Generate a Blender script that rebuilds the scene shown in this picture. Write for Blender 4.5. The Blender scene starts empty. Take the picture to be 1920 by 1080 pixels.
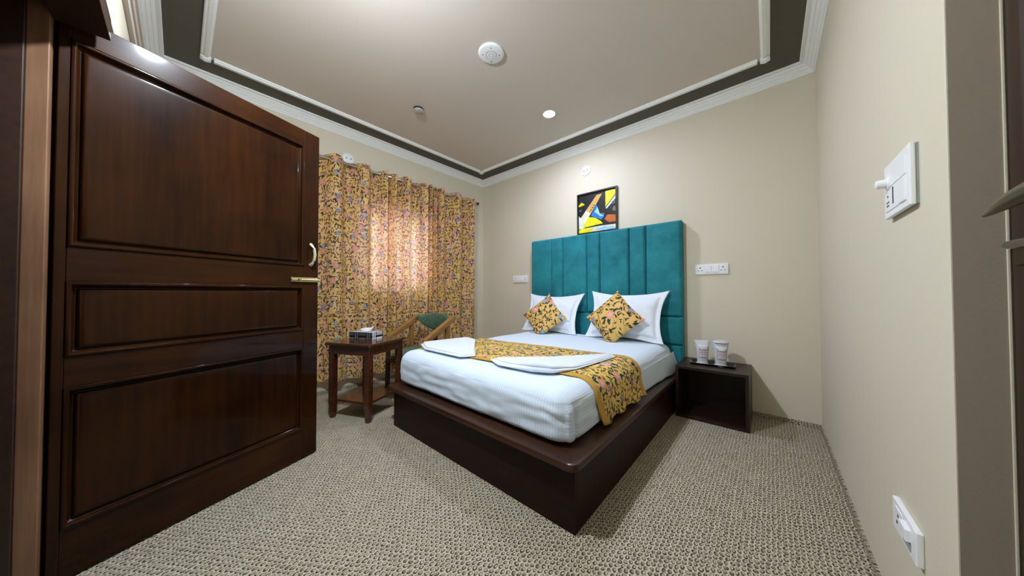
import bpy, bmesh, math, random
from mathutils import Vector, Matrix, noise

random.seed(7)
scene = bpy.context.scene
COL = scene.collection
PI = math.pi

# ------------------------------------------------------------------ camera
F_PX = 549.57
YAW, PITCH, ROLL = math.radians(41.366), math.radians(0.983), math.radians(-0.074)
cam = bpy.data.cameras.new('camera')
cam.sensor_width = 36.0
cam.lens = 36.0 * F_PX / 1920.0
cam.clip_start = 0.02
camo = bpy.data.objects.new('camera', cam)
COL.objects.link(camo)
fw = Vector((-math.sin(YAW) * math.cos(PITCH), math.cos(YAW) * math.cos(PITCH), math.sin(PITCH)))
rt = Vector((math.cos(YAW), math.sin(YAW), 0.0))
upv = rt.cross(fw)
rt, upv = rt * math.cos(ROLL) + upv * math.sin(ROLL), upv * math.cos(ROLL) - rt * math.sin(ROLL)
camo.matrix_world = Matrix(((rt.x, upv.x, -fw.x, 0.0), (rt.y, upv.y, -fw.y, 0.0), (rt.z, upv.z, -fw.z, 1.05), (0, 0, 0, 1)))
scene.camera = camo

# ------------------------------------------------------------------ world, light levels, exposure
world = bpy.data.worlds.new('overcast_daylight')
scene.world = world
world.use_nodes = True
bg = world.node_tree.nodes['Background']
bg.inputs['Color'].default_value = (0.86, 0.92, 1.0, 1)
bg.inputs['Strength'].default_value = 4.2
BULB_STRENGTH = 1700.0       # bare pendant bulb near the entry door
SPOT_STRENGTH = 820.0        # recessed ceiling light
vs = scene.view_settings
vs.view_transform = 'Standard'
vs.look = 'None'
vs.exposure = 0.17
vs.gamma = 1.0
vs.use_curve_mapping = False
scene.cycles.max_bounces = 10
scene.cycles.diffuse_bounces = 7
scene.cycles.glossy_bounces = 4
scene.cycles.transmission_bounces = 6
scene.cycles.caustics_reflective = False
scene.cycles.caustics_refractive = False
scene.cycles.sample_clamp_indirect = 6.0
scene.cycles.use_denoising = True

# ------------------------------------------------------------------ dimensions of the room (metres)
XL, XR, YF, YB, ZC = -3.51, 0.287, -0.19, 3.27, 2.857

# ------------------------------------------------------------------ materials
def srgb(r, g, b):
    f = lambda c: (c / 255.0 / 12.92) if c / 255.0 <= 0.04045 else ((c / 255.0 + 0.055) / 1.055) ** 2.4
    return (f(r), f(g), f(b), 1.0)

class G:
    """small node graph helper"""
    def __init__(s, name):
        s.m = bpy.data.materials.new(name)
        s.m.use_nodes = True
        s.t = s.m.node_tree
        s.b = s.t.nodes['Principled BSDF']
        s.out = s.t.nodes['Material Output']
    def n(s, typ, **kw):
        nd = s.t.nodes.new(typ)
        for k, v in kw.items():
            setattr(nd, k, v)
        return nd
    def put(s, sock, v):
        if hasattr(v, 'is_linked') or isinstance(v, bpy.types.NodeSocket):
            s.t.links.new(v, sock)
        elif v is not None:
            sock.default_value = v
    def math(s, op, a, b=None, c=None, clamp=False):
        nd = s.n('ShaderNodeMath', operation=op, use_clamp=clamp)
        s.put(nd.inputs[0], a)
        if b is not None: s.put(nd.inputs[1], b)
        if c is not None: s.put(nd.inputs[2], c)
        return nd.outputs[0]
    def vmath(s, op, a, b=None):
        nd = s.n('ShaderNodeVectorMath', operation=op)
        s.put(nd.inputs[0], a)
        if b is not None: s.put(nd.inputs[1], b)
        return nd.outputs[1] if op in ('LENGTH', 'DISTANCE', 'DOT_PRODUCT') else nd.outputs[0]
    def mix(s, fac, a, b, mode='MIX'):
        nd = s.n('ShaderNodeMix', data_type='RGBA', blend_type=mode)
        s.put(nd.inputs[0], fac); s.put(nd.inputs[6], a); s.put(nd.inputs[7], b)
        return nd.outputs[2]
    def sep(s, v):
        nd = s.n('ShaderNodeSeparateXYZ'); s.put(nd.inputs[0], v)
        return nd.outputs
    def comb(s, x, y, z=0.0):
        nd = s.n('ShaderNodeCombineXYZ')
        s.put(nd.inputs[0], x); s.put(nd.inputs[1], y); s.put(nd.inputs[2], z)
        return nd.outputs[0]
    def noise(s, vec, scale, detail=3.0, rough=0.5):
        nd = s.n('ShaderNodeTexNoise')
        s.put(nd.inputs['Vector'], vec)
        nd.inputs['Scale'].default_value = scale
        nd.inputs['Detail'].default_value = detail
        nd.inputs['Roughness'].default_value = rough
        return nd
    def ramp(s, fac, stops, interp='LINEAR'):
        nd = s.n('ShaderNodeValToRGB')
        nd.color_ramp.interpolation = interp
        el = nd.color_ramp.elements
        while len(el) < len(stops): el.new(0.5)
        for e, (p, c) in zip(el, stops):
            e.position = p; e.color = c
        s.put(nd.inputs[0], fac)
        return nd.outputs[0]
    def sstep(s, v, lo, hi):
        nd = s.n('ShaderNodeMapRange', interpolation_type='SMOOTHSTEP')
        s.put(nd.inputs[0], v)
        nd.inputs[1].default_value = lo; nd.inputs[2].default_value = hi
        return nd.outputs[0]
    def bump(s, h, strength=0.3, dist=0.002):
        nd = s.n('ShaderNodeBump')
        nd.inputs['Strength'].default_value = strength
        nd.inputs['Distance'].default_value = dist
        s.put(nd.inputs['Height'], h)
        s.t.links.new(nd.outputs[0], s.b.inputs['Normal'])
    def obj(s): return s.n('ShaderNodeTexCoord').outputs['Object']
    def uv(s): return s.n('ShaderNodeTexCoord').outputs['UV']
    def col(s, c): s.put(s.b.inputs['Base Color'], c)
    def rough(s, r, spec=0.5): s.b.inputs['Roughness'].default_value = r; s.b.inputs['Specular IOR Level'].default_value = spec

M = {}
def plain(key, c, rough=0.5, spec=0.5, metal=0.0, bump=None, vary=0.0):
    g = G(key)
    g.rough(rough, spec)
    g.b.inputs['Metallic'].default_value = metal
    if vary:
        nz = g.noise(g.obj(), 14.0, 4.0)
        g.col(g.mix(nz.outputs[0], tuple(x * (1 - vary) for x in c[:3]) + (1,), tuple(min(1, x * (1 + vary)) for x in c[:3]) + (1,)))
    else:
        g.col(c)
    if bump:
        nz = g.noise(g.obj(), bump[0], 3.0)
        g.bump(nz.outputs[0], bump[1], bump[2])
    M[key] = g.m
    return g

def wallpaint(key, c, sc=130.0):
    g = G(key)
    g.rough(0.62, 0.3)
    o = g.obj()
    a = g.noise(o, 2.2, 3.0); b = g.noise(o, sc, 2.0, 0.6)
    f = g.math('ADD', g.math('MULTIPLY', a.outputs[0], 0.5), g.math('MULTIPLY', b.outputs[0], 0.5))
    lo = tuple(x * 0.95 for x in c[:3]) + (1,); hi = tuple(min(1, x * 1.05) for x in c[:3]) + (1,)
    g.col(g.mix(f, lo, hi))
    g.bump(b.outputs[0], 0.25, 0.0012)
    M[key] = g.m

wallpaint('wall_paint', srgb(212, 204, 184))
wallpaint('ceiling_paint', srgb(206, 197, 186))
wallpaint('band_paint', srgb(84, 80, 70))
wallpaint('shaded_taupe', srgb(158, 146, 131))  # browner than the wall, with the reveal's shade worked into the colour
wallpaint('white_paint', srgb(238, 240, 238), 60.0)
wallpaint('corridor_paint', srgb(170, 160, 145))

def wood(key, dark, light, rough=0.25, coat=0.4, axis=2, scale=1.0, blotch=0.5, spec=0.4, crough=0.12):
    g = G(key)
    g.rough(rough, spec)
    g.b.inputs['Coat Weight'].default_value = coat
    g.b.inputs['Coat Roughness'].default_value = crough
    o = g.obj()
    mp = g.n('ShaderNodeMapping')
    sc = [38.0 * scale] * 3; sc[axis] = 2.0 * scale
    mp.inputs['Scale'].default_value = sc
    g.put(mp.inputs[0], o)
    grain = g.noise(mp.outputs[0], 1.0, 6.0, 0.6)
    big = g.noise(o, 2.4, 3.0, 0.5)
    f = g.math('ADD', g.math('MULTIPLY', grain.outputs[0], 1 - blotch), g.math('MULTIPLY', big.outputs[0], blotch))
    g.col(g.ramp(f, [(0.32, dark), (0.68, light)]))
    g.bump(grain.outputs[0], 0.12, 0.0008)
    M[key] = g.m

wood('door_wood', srgb(18, 7, 3), srgb(54, 27, 6), 0.30, 0.22, 2, 1.0, 0.62, 0.06, 0.07)
wood('door_wood_x', srgb(20, 8, 4), srgb(58, 30, 8), 0.30, 0.22, 0, 1.0, 0.55, 0.06, 0.07)
wood('frame_wood', srgb(96, 66, 44), srgb(150, 112, 84), 0.45, 0.1, 2)
wood('frame_dark', srgb(34, 20, 13), srgb(62, 38, 24), 0.5, 0.1, 0)
wood('bath_door_wood', srgb(38, 25, 18), srgb(62, 42, 32), 0.5, 0.1, 2)
wood('bed_wood', srgb(26, 12, 9), srgb(42, 23, 18), 0.42, 0.0, 0, 1.0, 0.3, 0.12)
wood('bed_top_wood', srgb(38, 20, 13), srgb(66, 40, 27), 0.32, 0.2, 0, 1.0, 0.3, 0.3)
wood('night_wood', srgb(26, 14, 11), srgb(48, 30, 25), 0.4, 0.05, 0, 1.0, 0.3, 0.3)
wood('table_wood', srgb(46, 20, 10), srgb(88, 46, 24), 0.22, 0.5, 0)
wood('chair_wood', srgb(118, 82, 36), srgb(162, 120, 62), 0.4, 0.2, 1)
wood('chair_dark', srgb(40, 24, 16), srgb(66, 42, 28), 0.4, 0.2, 2)

plain('plastic_white', srgb(236, 238, 240), 0.35)
plain('plastic_grey', srgb(150, 156, 160), 0.4)
plain('slot_dark', srgb(26, 26, 28), 0.6)
plain('chrome', srgb(205, 205, 205), 0.18, 0.5, 1.0)
plain('brass', srgb(206, 188, 132), 0.26, 0.5, 1.0)
plain('antique_brass', srgb(120, 108, 84), 0.35, 0.5, 1.0)
plain('cream_metal', srgb(224, 208, 176), 0.3, 0.5, 0.5)
plain('black_frame', srgb(26, 24, 22), 0.35)
plain('tray_black', srgb(20, 18, 18), 0.18)
plain('dark_finial', srgb(52, 44, 38), 0.3)
plain('tissue', srgb(245, 247, 250), 0.9, 0.1)
plain('detector_grey', srgb(176, 172, 164), 0.5)

def glow(key, c, strength):
    g = G(key)
    g.b.inputs['Emission Color'].default_value = c
    g.b.inputs['Emission Strength'].default_value = strength
    g.col(c)
    M[key] = g.m
glow('bulb_glow', (0.86, 0.95, 1.06, 1), BULB_STRENGTH)
glow('spot_glow', (0.80, 0.88, 1.12, 1), SPOT_STRENGTH)

g = G('window_glass')
g.rough(0.03, 0.5); g.col((0.9, 0.95, 0.97, 1))
tp = g.n('ShaderNodeBsdfTransparent'); mx = g.n('ShaderNodeMixShader'); mx.inputs[0].default_value = 0.92
g.t.links.new(g.b.outputs[0], mx.inputs[1]); g.t.links.new(tp.outputs[0], mx.inputs[2]); g.t.links.new(mx.outputs[0], g.out.inputs[0])
M['window_glass'] = g.m

# teal velvet
g = G('teal_velvet')
g.rough(0.72, 0.25)
g.b.inputs['Sheen Weight'].default_value = 0.2
g.b.inputs['Sheen Tint'].default_value = (0.2, 0.75, 0.9, 1)
a = g.noise(g.obj(), 5.0, 5.0, 0.65)
g.col(g.ramp(a.outputs[0], [(0.3, srgb(18, 102, 114)), (0.7, srgb(40, 136, 146))]))
g.bump(g.noise(g.obj(), 240.0, 2.0).outputs[0], 0.2, 0.0008)
M['teal_velvet'] = g.m

# green chair upholstery
g = G('green_leather')
g.rough(0.45, 0.4)
a = g.noise(g.obj(), 24.0, 4.0)
g.col(g.ramp(a.outputs[0], [(0.3, srgb(62, 88, 72)), (0.7, srgb(92, 118, 98))]))
M['green_leather'] = g.m

# white linens
def linen(key, c, stripes=0.0, weave=900.0):
    g = G(key)
    g.rough(0.85, 0.15)
    g.b.inputs['Sheen Weight'].default_value = 0.15
    u = g.uv(); o = g.obj()
    fine = g.noise(o, 60.0, 3.0, 0.6)
    if stripes:
        x = g.sep(u)[0]
        w = g.math('SINE', g.math('MULTIPLY', x, 2 * PI / stripes))
        w = g.math('MULTIPLY_ADD', w, 0.5, 0.5)
        g.col(g.mix(g.sstep(w, 0.35, 0.65), tuple(x * 0.91 for x in c[:3]) + (1,), c))
        h = g.math('ADD', g.math('MULTIPLY', w, 0.6), g.math('MULTIPLY', fine.outputs[0], 0.8))
    else:
        g.col(c); h = fine.outputs[0]
    g.bump(h, 0.35, 0.0016)
    M[key] = g.m
linen('sheet_white', srgb(216, 230, 245), 0.017)
linen('pillow_white', srgb(226, 233, 242))
linen('mustard', srgb(190, 146, 56))

# terry towel
g = G('towel_white')
g.rough(0.95, 0.1)
g.b.inputs['Sheen Weight'].default_value = 0.3
g.col(srgb(226, 234, 243))
g.bump(g.noise(g.obj(), 420.0, 2.0, 0.7).outputs[0], 0.7, 0.003)
M['towel_white'] = g.m

# printed floral cloth: leaves, stems and blossoms drawn in metres of cloth (UV)
def floral(key, base, base2, translucent=0.0, k=1.0, dens=0.8, rot=0.0):
    g = G(key)
    g.rough(0.7, 0.2)
    u = g.uv()
    if rot:
        vr = g.n('ShaderNodeVectorRotate', rotation_type='Z_AXIS')
        g.put(vr.inputs['Vector'], u); vr.inputs['Angle'].default_value = rot
        u = vr.outputs[0]
    wob = g.noise(u, 4.0 * k, 2.0)
    c = g.mix(g.sstep(wob.outputs[0], 0.38, 0.62), base, base2)
    def cells(scale, off):
        p = g.vmath('ADD', u, (off, off * 1.7, 0))
        v = g.n('ShaderNodeTexVoronoi', voronoi_dimensions='2D', feature='F1')
        g.put(v.inputs['Vector'], p)
        v.inputs['Scale'].default_value = scale * k
        v.inputs['Randomness'].default_value = 0.75
        d = g.vmath('SUBTRACT', p, v.outputs['Position'])
        rgb = g.n('ShaderNodeSeparateColor'); g.put(rgb.inputs[0], v.outputs['Color'])
        r = g.n('ShaderNodeVectorRotate', rotation_type='Z_AXIS')
        g.put(r.inputs['Vector'], d)
        g.put(r.inputs['Angle'], g.math('MULTIPLY', rgb.outputs[0], 2 * PI))
        return r.outputs[0], rgb.outputs
    def leaf(loc, a, b, cx=0.0, cy=0.0, ang=0.0, bend=0.0):
        a /= k; b /= k; cx /= k; cy /= k
        if cx or cy: loc = g.vmath('SUBTRACT', loc, (cx, cy, 0))
        if ang:
            r = g.n('ShaderNodeVectorRotate', rotation_type='Z_AXIS')
            g.put(r.inputs['Vector'], loc); r.inputs['Angle'].default_value = -ang
            loc = r.outputs[0]
        x, y, _ = g.sep(loc)
        xn = g.math('DIVIDE', x, a)
        x2 = g.math('MULTIPLY', xn, xn)
        if bend: y = g.math('ADD', y, g.math('MULTIPLY', x2, bend / k))
        f = g.math('ADD', g.math('DIVIDE', g.math('ABSOLUTE', y), b), x2)
        return g.math('SUBTRACT', 1.0, g.sstep(f, 0.8, 1.1))
    def gate(m, rnd, lo): return g.math('MULTIPLY', m, g.math('LESS_THAN', rnd, lo))
    # winding stems
    wv = g.noise(u, 7.0 * k, 2.0)
    p = g.vmath('ADD', u, g.vmath('MULTIPLY', g.vmath('SUBTRACT', wv.outputs['Color'], (0.5, 0.5, 0.5)), (0.24 / k, 0.24 / k, 0)))
    ve = g.n('ShaderNodeTexVoronoi', voronoi_dimensions='2D', feature='DISTANCE_TO_EDGE')
    g.put(ve.inputs['Vector'], p); ve.inputs['Scale'].default_value = 8.0 * k
    stem = g.math('SUBTRACT', 1.0, g.sstep(ve.outputs['Distance'], 0.010, 0.026))
    brk = g.math('GREATER_THAN', g.noise(u, 9.0 * k, 1.0).outputs[0], 0.42)
    c = g.mix(g.math('MULTIPLY', g.math('MULTIPLY', stem, brk), 0.85), c, srgb(70, 50, 28))
    # leaves in three sizes
    for sc, off, a, b, dn, colr in ((26.0, 3.1, 0.015, 0.0052, dens, srgb(84, 70, 34)), (20.0, 7.7, 0.021, 0.0066, dens * 0.85, srgb(42, 46, 32)),
                                    (16.0, 11.3, 0.027, 0.0058, dens * 0.7, srgb(66, 46, 28)), (22.0, 17.9, 0.017, 0.0050, dens * 0.7, srgb(50, 42, 26))):
        loc, rnd = cells(sc, off)
        m = gate(leaf(loc, a, b, bend=0.004), rnd[1], dn)
        c = g.mix(m, c, colr)
    # blossoms: coral roses with dark teal leaves, blue and violet stars
    loc, rnd = cells(4.6, 23.0)
    on = g.math('LESS_THAN', rnd[1], 0.8)
    for cx, cy, an in ((0.052, -0.018, -0.7), (0.046, 0.030, 0.9), (-0.055, 0.0, 3.0)):
        c = g.mix(g.math('MULTIPLY', leaf(loc, 0.026, 0.011, cx, cy, an), on), c, srgb(18, 66, 60))
    x, y, _ = g.sep(loc)
    th = g.math('ARCTAN2', y, x)
    r = g.vmath('LENGTH', loc)
    edge = g.math('MULTIPLY_ADD', g.math('SINE', g.math('MULTIPLY', th, 5.0)), 0.004 / k, 0.034 / k)
    rr = g.math('DIVIDE', r, edge)
    m = g.math('MULTIPLY', g.math('SUBTRACT', 1.0, g.sstep(rr, 0.92, 1.02)), on)
    pet = g.noise(u, 60.0 * k, 2.0)
    rose = g.mix(g.math('ADD', g.math('MULTIPLY', pet.outputs[0], 0.6), g.math('MULTIPLY', rr, 0.4)), srgb(240, 206, 170), srgb(200, 96, 88))
    c = g.mix(m, c, rose)
    for off, c1, c2, dn, sc in ((31.0, srgb(70, 128, 178), srgb(150, 190, 210), 0.4, 5.2), (41.0, srgb(130, 100, 128), srgb(184, 160, 176), 0.6, 5.6)):
        loc, rnd = cells(sc, off)
        x, y, _ = g.sep(loc)
        th = g.math('ARCTAN2', y, x)
        r = g.vmath('LENGTH', loc)
        edge = g.math('MULTIPLY_ADD', g.math('ABSOLUTE', g.math('SINE', g.math('MULTIPLY', th, 2.5))), 0.021 / k, 0.006 / k)
        rr = g.math('DIVIDE', r, edge)
        m = gate(g.math('SUBTRACT', 1.0, g.sstep(rr, 0.9, 1.05)), rnd[1], dn)
        c = g.mix(m, c, g.mix(rr, c2, c1))
    g.col(c)
    g.bump(g.noise(u, 500.0, 2.0).outputs[0], 0.2, 0.0008)
    if translucent:
        tr = g.n('ShaderNodeBsdfTranslucent')
        g.put(tr.inputs['Color'], g.mix(0.55, c, srgb(255, 206, 204)))
        mx = g.n('ShaderNodeMixShader')
        mx.inputs[0].default_value = translucent
        g.t.links.new(g.b.outputs[0], mx.inputs[1])
        g.t.links.new(tr.outputs[0], mx.inputs[2])
        g.t.links.new(mx.outputs[0], g.out.inputs[0])
    M[key] = g.m
floral('curtain_floral', srgb(230, 196, 116), srgb(236, 198, 144), 0.32, 1.0, 0.74)
floral('runner_floral', srgb(224, 192, 114), srgb(214, 178, 96), 0.0, 1.0, 0.95)
floral('cushion_floral', srgb(222, 184, 112), srgb(216, 176, 98), 0.0, 0.8, 0.75, 0.5)

# looped carpet
def carpet(key, vertical=False):
    g = G(key)
    g.rough(0.95, 0.1)
    o = g.obj()
    x, y, z = g.sep(o)
    j = g.noise(o, 28.0, 2.0)
    jr = g.n('ShaderNodeSeparateColor'); g.put(jr.inputs[0], j.outputs['Color'])
    if vertical == 'x': y = z
    if vertical == 'y': x = y; y = z
    u = g.math('ADD', g.math('DIVIDE', x, 0.0175), g.math('MULTIPLY', jr.outputs[0], 1.0))
    v0 = g.math('ADD', g.math('DIVIDE', y, 0.0240), g.math('MULTIPLY', jr.outputs[1], 0.9))
    v = g.math('ADD', v0, g.math('MULTIPLY', g.math('MODULO', g.math('FLOOR', g.math('ADD', u, 5000.0)), 2.0), 0.5))
    fu = g.math('SUBTRACT', g.math('FRACT', g.math('ADD', u, 5000.0)), 0.5)
    fv = g.math('SUBTRACT', g.math('FRACT', g.math('ADD', v, 5000.0)), 0.5)
    e = g.math('SQRT', g.math('ADD', g.math('POWER', g.math('ABSOLUTE', g.math('DIVIDE', fu, 0.5)), 2.0), g.math('POWER', g.math('ABSOLUTE', g.math('DIVIDE', fv, 0.5)), 2.0)))
    big = g.noise(o, 34.0, 2.0)
    # dark ring round a paler knot, pale strands between the rings
    e = g.math('ADD', e, g.math('MULTIPLY', g.math('SUBTRACT', big.outputs[0], 0.5), 0.30))
    ring = g.math('MULTIPLY', g.sstep(e, 0.30, 0.48), g.math('SUBTRACT', 1.0, g.sstep(e, 0.72, 0.98)))
    turn = g.math('MULTIPLY', jr.outputs[2], 9.0)
    side = g.math('ADD', g.math('MULTIPLY', fu, g.math('COSINE', turn)), g.math('MULTIPLY', fv, g.math('SINE', turn)))
    ring = g.math('MULTIPLY', ring, g.math('MULTIPLY_ADD', g.sstep(side, -0.16, 0.16), 0.50, 0.50))
    slit = g.math('MULTIPLY', g.math('SUBTRACT', 1.0, g.sstep(e, 0.10, 0.36)), g.sstep(jr.outputs[1], 0.50, 0.62))
    dark = g.math('MAXIMUM', ring, g.math('MULTIPLY', slit, 0.85))
    c = g.mix(g.noise(o, 9.0, 2.0).outputs[0], srgb(202, 192, 170), srgb(184, 174, 151))
    c = g.mix(g.math('MULTIPLY', dark, 0.95), c, srgb(52, 42, 31))
    g.col(c)
    g.bump(g.math('SUBTRACT', 1.0, dark), 0.9, 0.005)
    M[key] = g.m
carpet('carpet')
carpet('carpet_edge', 'x')
carpet('carpet_edge_side', 'y')

# tartan card for the tissue box (object space: x along the long side)
g = G('tartan')
g.rough(0.45, 0.4)
o = g.obj(); x, y, z = g.sep(o)
def band(co, lo, hi): return g.math('MULTIPLY', g.math('GREATER_THAN', co, lo), g.math('LESS_THAN', co, hi))
nrm = g.n('ShaderNodeNewGeometry')
c = srgb(176, 178, 186)
for co, bands in ((z, ((0.018, 0.036, srgb(16, 16, 18)), (0.0, 0.018, srgb(244, 240, 238)))),):
    for lo, hi, cc in bands: c = g.mix(band(co, lo, hi), c, cc)
for co, off in ((x, 0.0), (y, 0.0)):
    m = g.math('MODULO', g.math('ADD', co, 1.0 + off), 0.13)
    for lo, hi, cc in ((0.018, 0.030, srgb(18, 18, 20)), (0.030, 0.044, srgb(248, 248, 248)), (0.044, 0.054, srgb(18, 18, 20)), (0.054, 0.066, srgb(248, 248, 248)), (0.066, 0.078, srgb(18, 18, 20))):
        c = g.mix(g.math('MULTIPLY', band(m, lo, hi), 0.85), c, cc)
g.col(c)
M['tartan'] = g.m

# frosted plastic wrap
g = G('plastic_wrap')
g.rough(0.25, 0.5)
g.col(srgb(232, 234, 240))
g.b.inputs['Transmission Weight'].default_value = 0.25
g.b.inputs['Roughness'].default_value = 0.4
nz = g.noise(g.obj(), 45.0, 3.0)
g.bump(nz.outputs[0], 0.5, 0.004)
M['plastic_wrap'] = g.m
plain('print_pink', srgb(222, 210, 216), 0.4)
plain('print_line', srgb(96, 86, 104), 0.5)
for k, c in dict(p_black=(28, 28, 30), p_yellow=(240, 220, 20), p_tan=(206, 160, 84), p_pale=(220, 220, 190), p_blue=(40, 120, 200), p_sky=(150, 200, 225), p_orange=(190, 100, 45), p_white=(235, 238, 240), p_olive=(110, 110, 70)).items():
    plain(k, srgb(*c), 0.4, 0.4, vary=0.38)

# ------------------------------------------------------------------ mesh helpers
def mesh_obj(name, bm, mat, parent=None, smooth=False, bevel=0.0, mats=None):
    me = bpy.data.meshes.new(name)
    bmesh.ops.recalc_face_normals(bm, faces=bm.faces)
    bm.to_mesh(me); bm.free()
    for mm in (mats or [mat]): me.materials.append(M[mm])
    if smooth:
        for p in me.polygons: p.use_smooth = True
    o = bpy.data.objects.new(name, me)
    COL.objects.link(o)
    if parent is not None: o.parent = parent
    if bevel:
        b = o.modifiers.new('bevel', 'BEVEL'); b.width = bevel; b.segments = 2; b.limit_method = 'ANGLE'
        b.harden_normals = False
    return o

def empty(name, loc=(0, 0, 0), rz=0.0):
    o = bpy.data.objects.new(name, None)
    o.location = loc; o.rotation_euler = (0, 0, rz)
    o.empty_display_size = 0.1
    COL.objects.link(o)
    return o

def tag(o, label=None, cat=None, group=None, kind=None):
    if label: o['label'] = label
    if cat: o['category'] = cat
    if group: o['group'] = group
    if kind: o['kind'] = kind
    return o

def abox(bm, x0, x1, y0, y1, z0, z1, mi=0):
    v = [bm.verts.new(p) for p in ((x0, y0, z0), (x1, y0, z0), (x1, y1, z0), (x0, y1, z0), (x0, y0, z1), (x1, y0, z1), (x1, y1, z1), (x0, y1, z1))]
    for f in ((0, 3, 2, 1), (4, 5, 6, 7), (0, 1, 5, 4), (1, 2, 6, 5), (2, 3, 7, 6), (3, 0, 4, 7)):
        bm.faces.new([v[i] for i in f]).material_index = mi
    return v

def box(name, x0, x1, y0, y1, z0, z1, mat, parent=None, bevel=0.0):
    bm = bmesh.new(); abox(bm, x0, x1, y0, y1, z0, z1)
    return mesh_obj(name, bm, mat, parent, bevel=bevel)

def boxes(name, lst, mat, parent=None, bevel=0.0):
    bm = bmesh.new()
    for b in lst: abox(bm, *b)
    return mesh_obj(name, bm, mat, parent, bevel=bevel)

def lathe(bm, prof, seg=32, axis='Z', origin=(0, 0, 0)):
    rings = []
    ox, oy, oz = origin
    for r, h in prof:
        ring = []
        for i in range(seg):
            a = 2 * PI * i / seg
            c, s = r * math.cos(a), r * math.sin(a)
            p = {'Z': (c, s, h), 'Y': (c, h, s), 'X': (h, c, s)}[axis]
            ring.append(bm.verts.new((p[0] + ox, p[1] + oy, p[2] + oz)))
        rings.append(ring)
    for a, b in zip(rings, rings[1:]):
        for i in range(seg):
            bm.faces.new((a[i], a[(i + 1) % seg], b[(i + 1) % seg], b[i]))
    bm.faces.new(rings[0]); bm.faces.new(rings[-1])

def lathe_obj(name, prof, mat, parent=None, seg=32, axis='Z', origin=(0, 0, 0), smooth=True):
    bm = bmesh.new(); lathe(bm, prof, seg, axis, origin)
    o = mesh_obj(name, bm, mat, parent)
    if smooth: shade(o)
    return o

def shade(o, ang=40):
    for p in o.data.polygons: p.use_smooth = True
    try: o.data.set_sharp_from_angle(angle=math.radians(ang))
    except Exception: pass

def tube(bm, pts, rad, seg=12, cap=True, ry=None):
    pts = [Vector(p) for p in pts]
    rings = []
    rads = rad if isinstance(rad, (list, tuple)) else [rad] * len(pts)
    up = Vector((0, 0, 1))
    for i, p in enumerate(pts):
        d = (pts[min(i + 1, len(pts) - 1)] - pts[max(i - 1, 0)]).normalized()
        ref = up if abs(d.dot(up)) < 0.95 else Vector((1, 0, 0))
        a = d.cross(ref).normalized(); b = a.cross(d).normalized()
        k = ry if ry else 1.0
        rings.append([bm.verts.new(p + a * rads[i] * math.cos(2 * PI * t / seg) + b * rads[i] * k * math.sin(2 * PI * t / seg)) for t in range(seg)])
    for r0, r1 in zip(rings, rings[1:]):
        for i in range(seg):
            bm.faces.new((r0[i], r0[(i + 1) % seg], r1[(i + 1) % seg], r1[i]))
    if cap: bm.faces.new(rings[0]); bm.faces.new(rings[-1])

def tube_obj(name, pts, rad, mat, parent=None, seg=12, ry=None):
    bm = bmesh.new(); tube(bm, pts, rad, seg, True, ry)
    o = mesh_obj(name, bm, mat, parent); shade(o)
    return o

def grid_obj(name, nu, nv, fn, mat, parent=None, uvf=None, closed_u=False, smooth=True, thick=0.0):
    """surface from fn(i/nu, j/nv) with UV in metres"""
    vs_, fs, uvs = [], [], []
    cu = nu if closed_u else nu + 1
    for j in range(nv + 1):
        for i in range(cu):
            vs_.append(fn(i / nu, j / nv))
    for j in range(nv):
        for i in range(nu):
            i2 = (i + 1) % cu if closed_u else i + 1
            fs.append((j * cu + i, j * cu + i2, (j + 1) * cu + i2, (j + 1) * cu + i))
            if uvf: uvs += [uvf(i / nu, j / nv), uvf((i + 1) / nu, j / nv), uvf((i + 1) / nu, (j + 1) / nv), uvf(i / nu, (j + 1) / nv)]
    me = bpy.data.meshes.new(name)
    me.from_pydata([tuple(v) for v in vs_], [], fs)
    if uvf:
        l = me.uv_layers.new(name='UVMap')
        for k_, q in enumerate(uvs): l.data[k_].uv = q
    me.materials.append(M[mat])
    for p in me.polygons: p.use_smooth = smooth
    o = bpy.data.objects.new(name, me); COL.objects.link(o)
    if parent is not None: o.parent = parent
    if thick:
        s = o.modifiers.new('cloth', 'SOLIDIFY'); s.thickness = thick; s.offset = 0.0
    return o

def copy_tree(o, parent=None):
    c = o.copy(); COL.objects.link(c); c.parent = parent
    for ch in list(o.children): copy_tree(ch, c)
    return c

def nz(x, y, z, s=1.0): return noise.noise(Vector((x * s, y * s, z * s)))

# ================================================================== THE ROOM
T = 0.16
S = lambda o, lab, cat: tag(o, lab, cat, kind='structure')
S(box('floor', XL - T, XR + T, YF - 2.2, YB + T, -0.08, 0.0, 'carpet'), 'beige and brown looped carpet floor', 'floor')
S(box('ceiling', XL - T, XR + T, YF, YB + T, ZC, ZC + 0.1, 'ceiling_paint'), 'flat beige painted ceiling', 'ceiling')
# dark painted band around the ceiling
bd = empty('trim_1', (0, 0, ZC)); S(bd, 'dark olive painted band around the ceiling edge', 'ceiling band')
for i, b in enumerate(((XL, XR, YB - 0.29, YB), (XL, XR, YF, YF + 0.29), (XL, XL + 0.29, YF + 0.29, YB - 0.29), (XR - 0.275, XR, YF + 0.29, YB - 0.29))):
    box('band', b[0], b[1], b[2], b[3], -0.003, 0.002, 'band_paint', bd)
S(box('wall_back', XL - T, XR + T, YB, YB + T, 0, ZC + 0.1, 'wall_paint'), 'beige wall behind the bed', 'wall')
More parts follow.
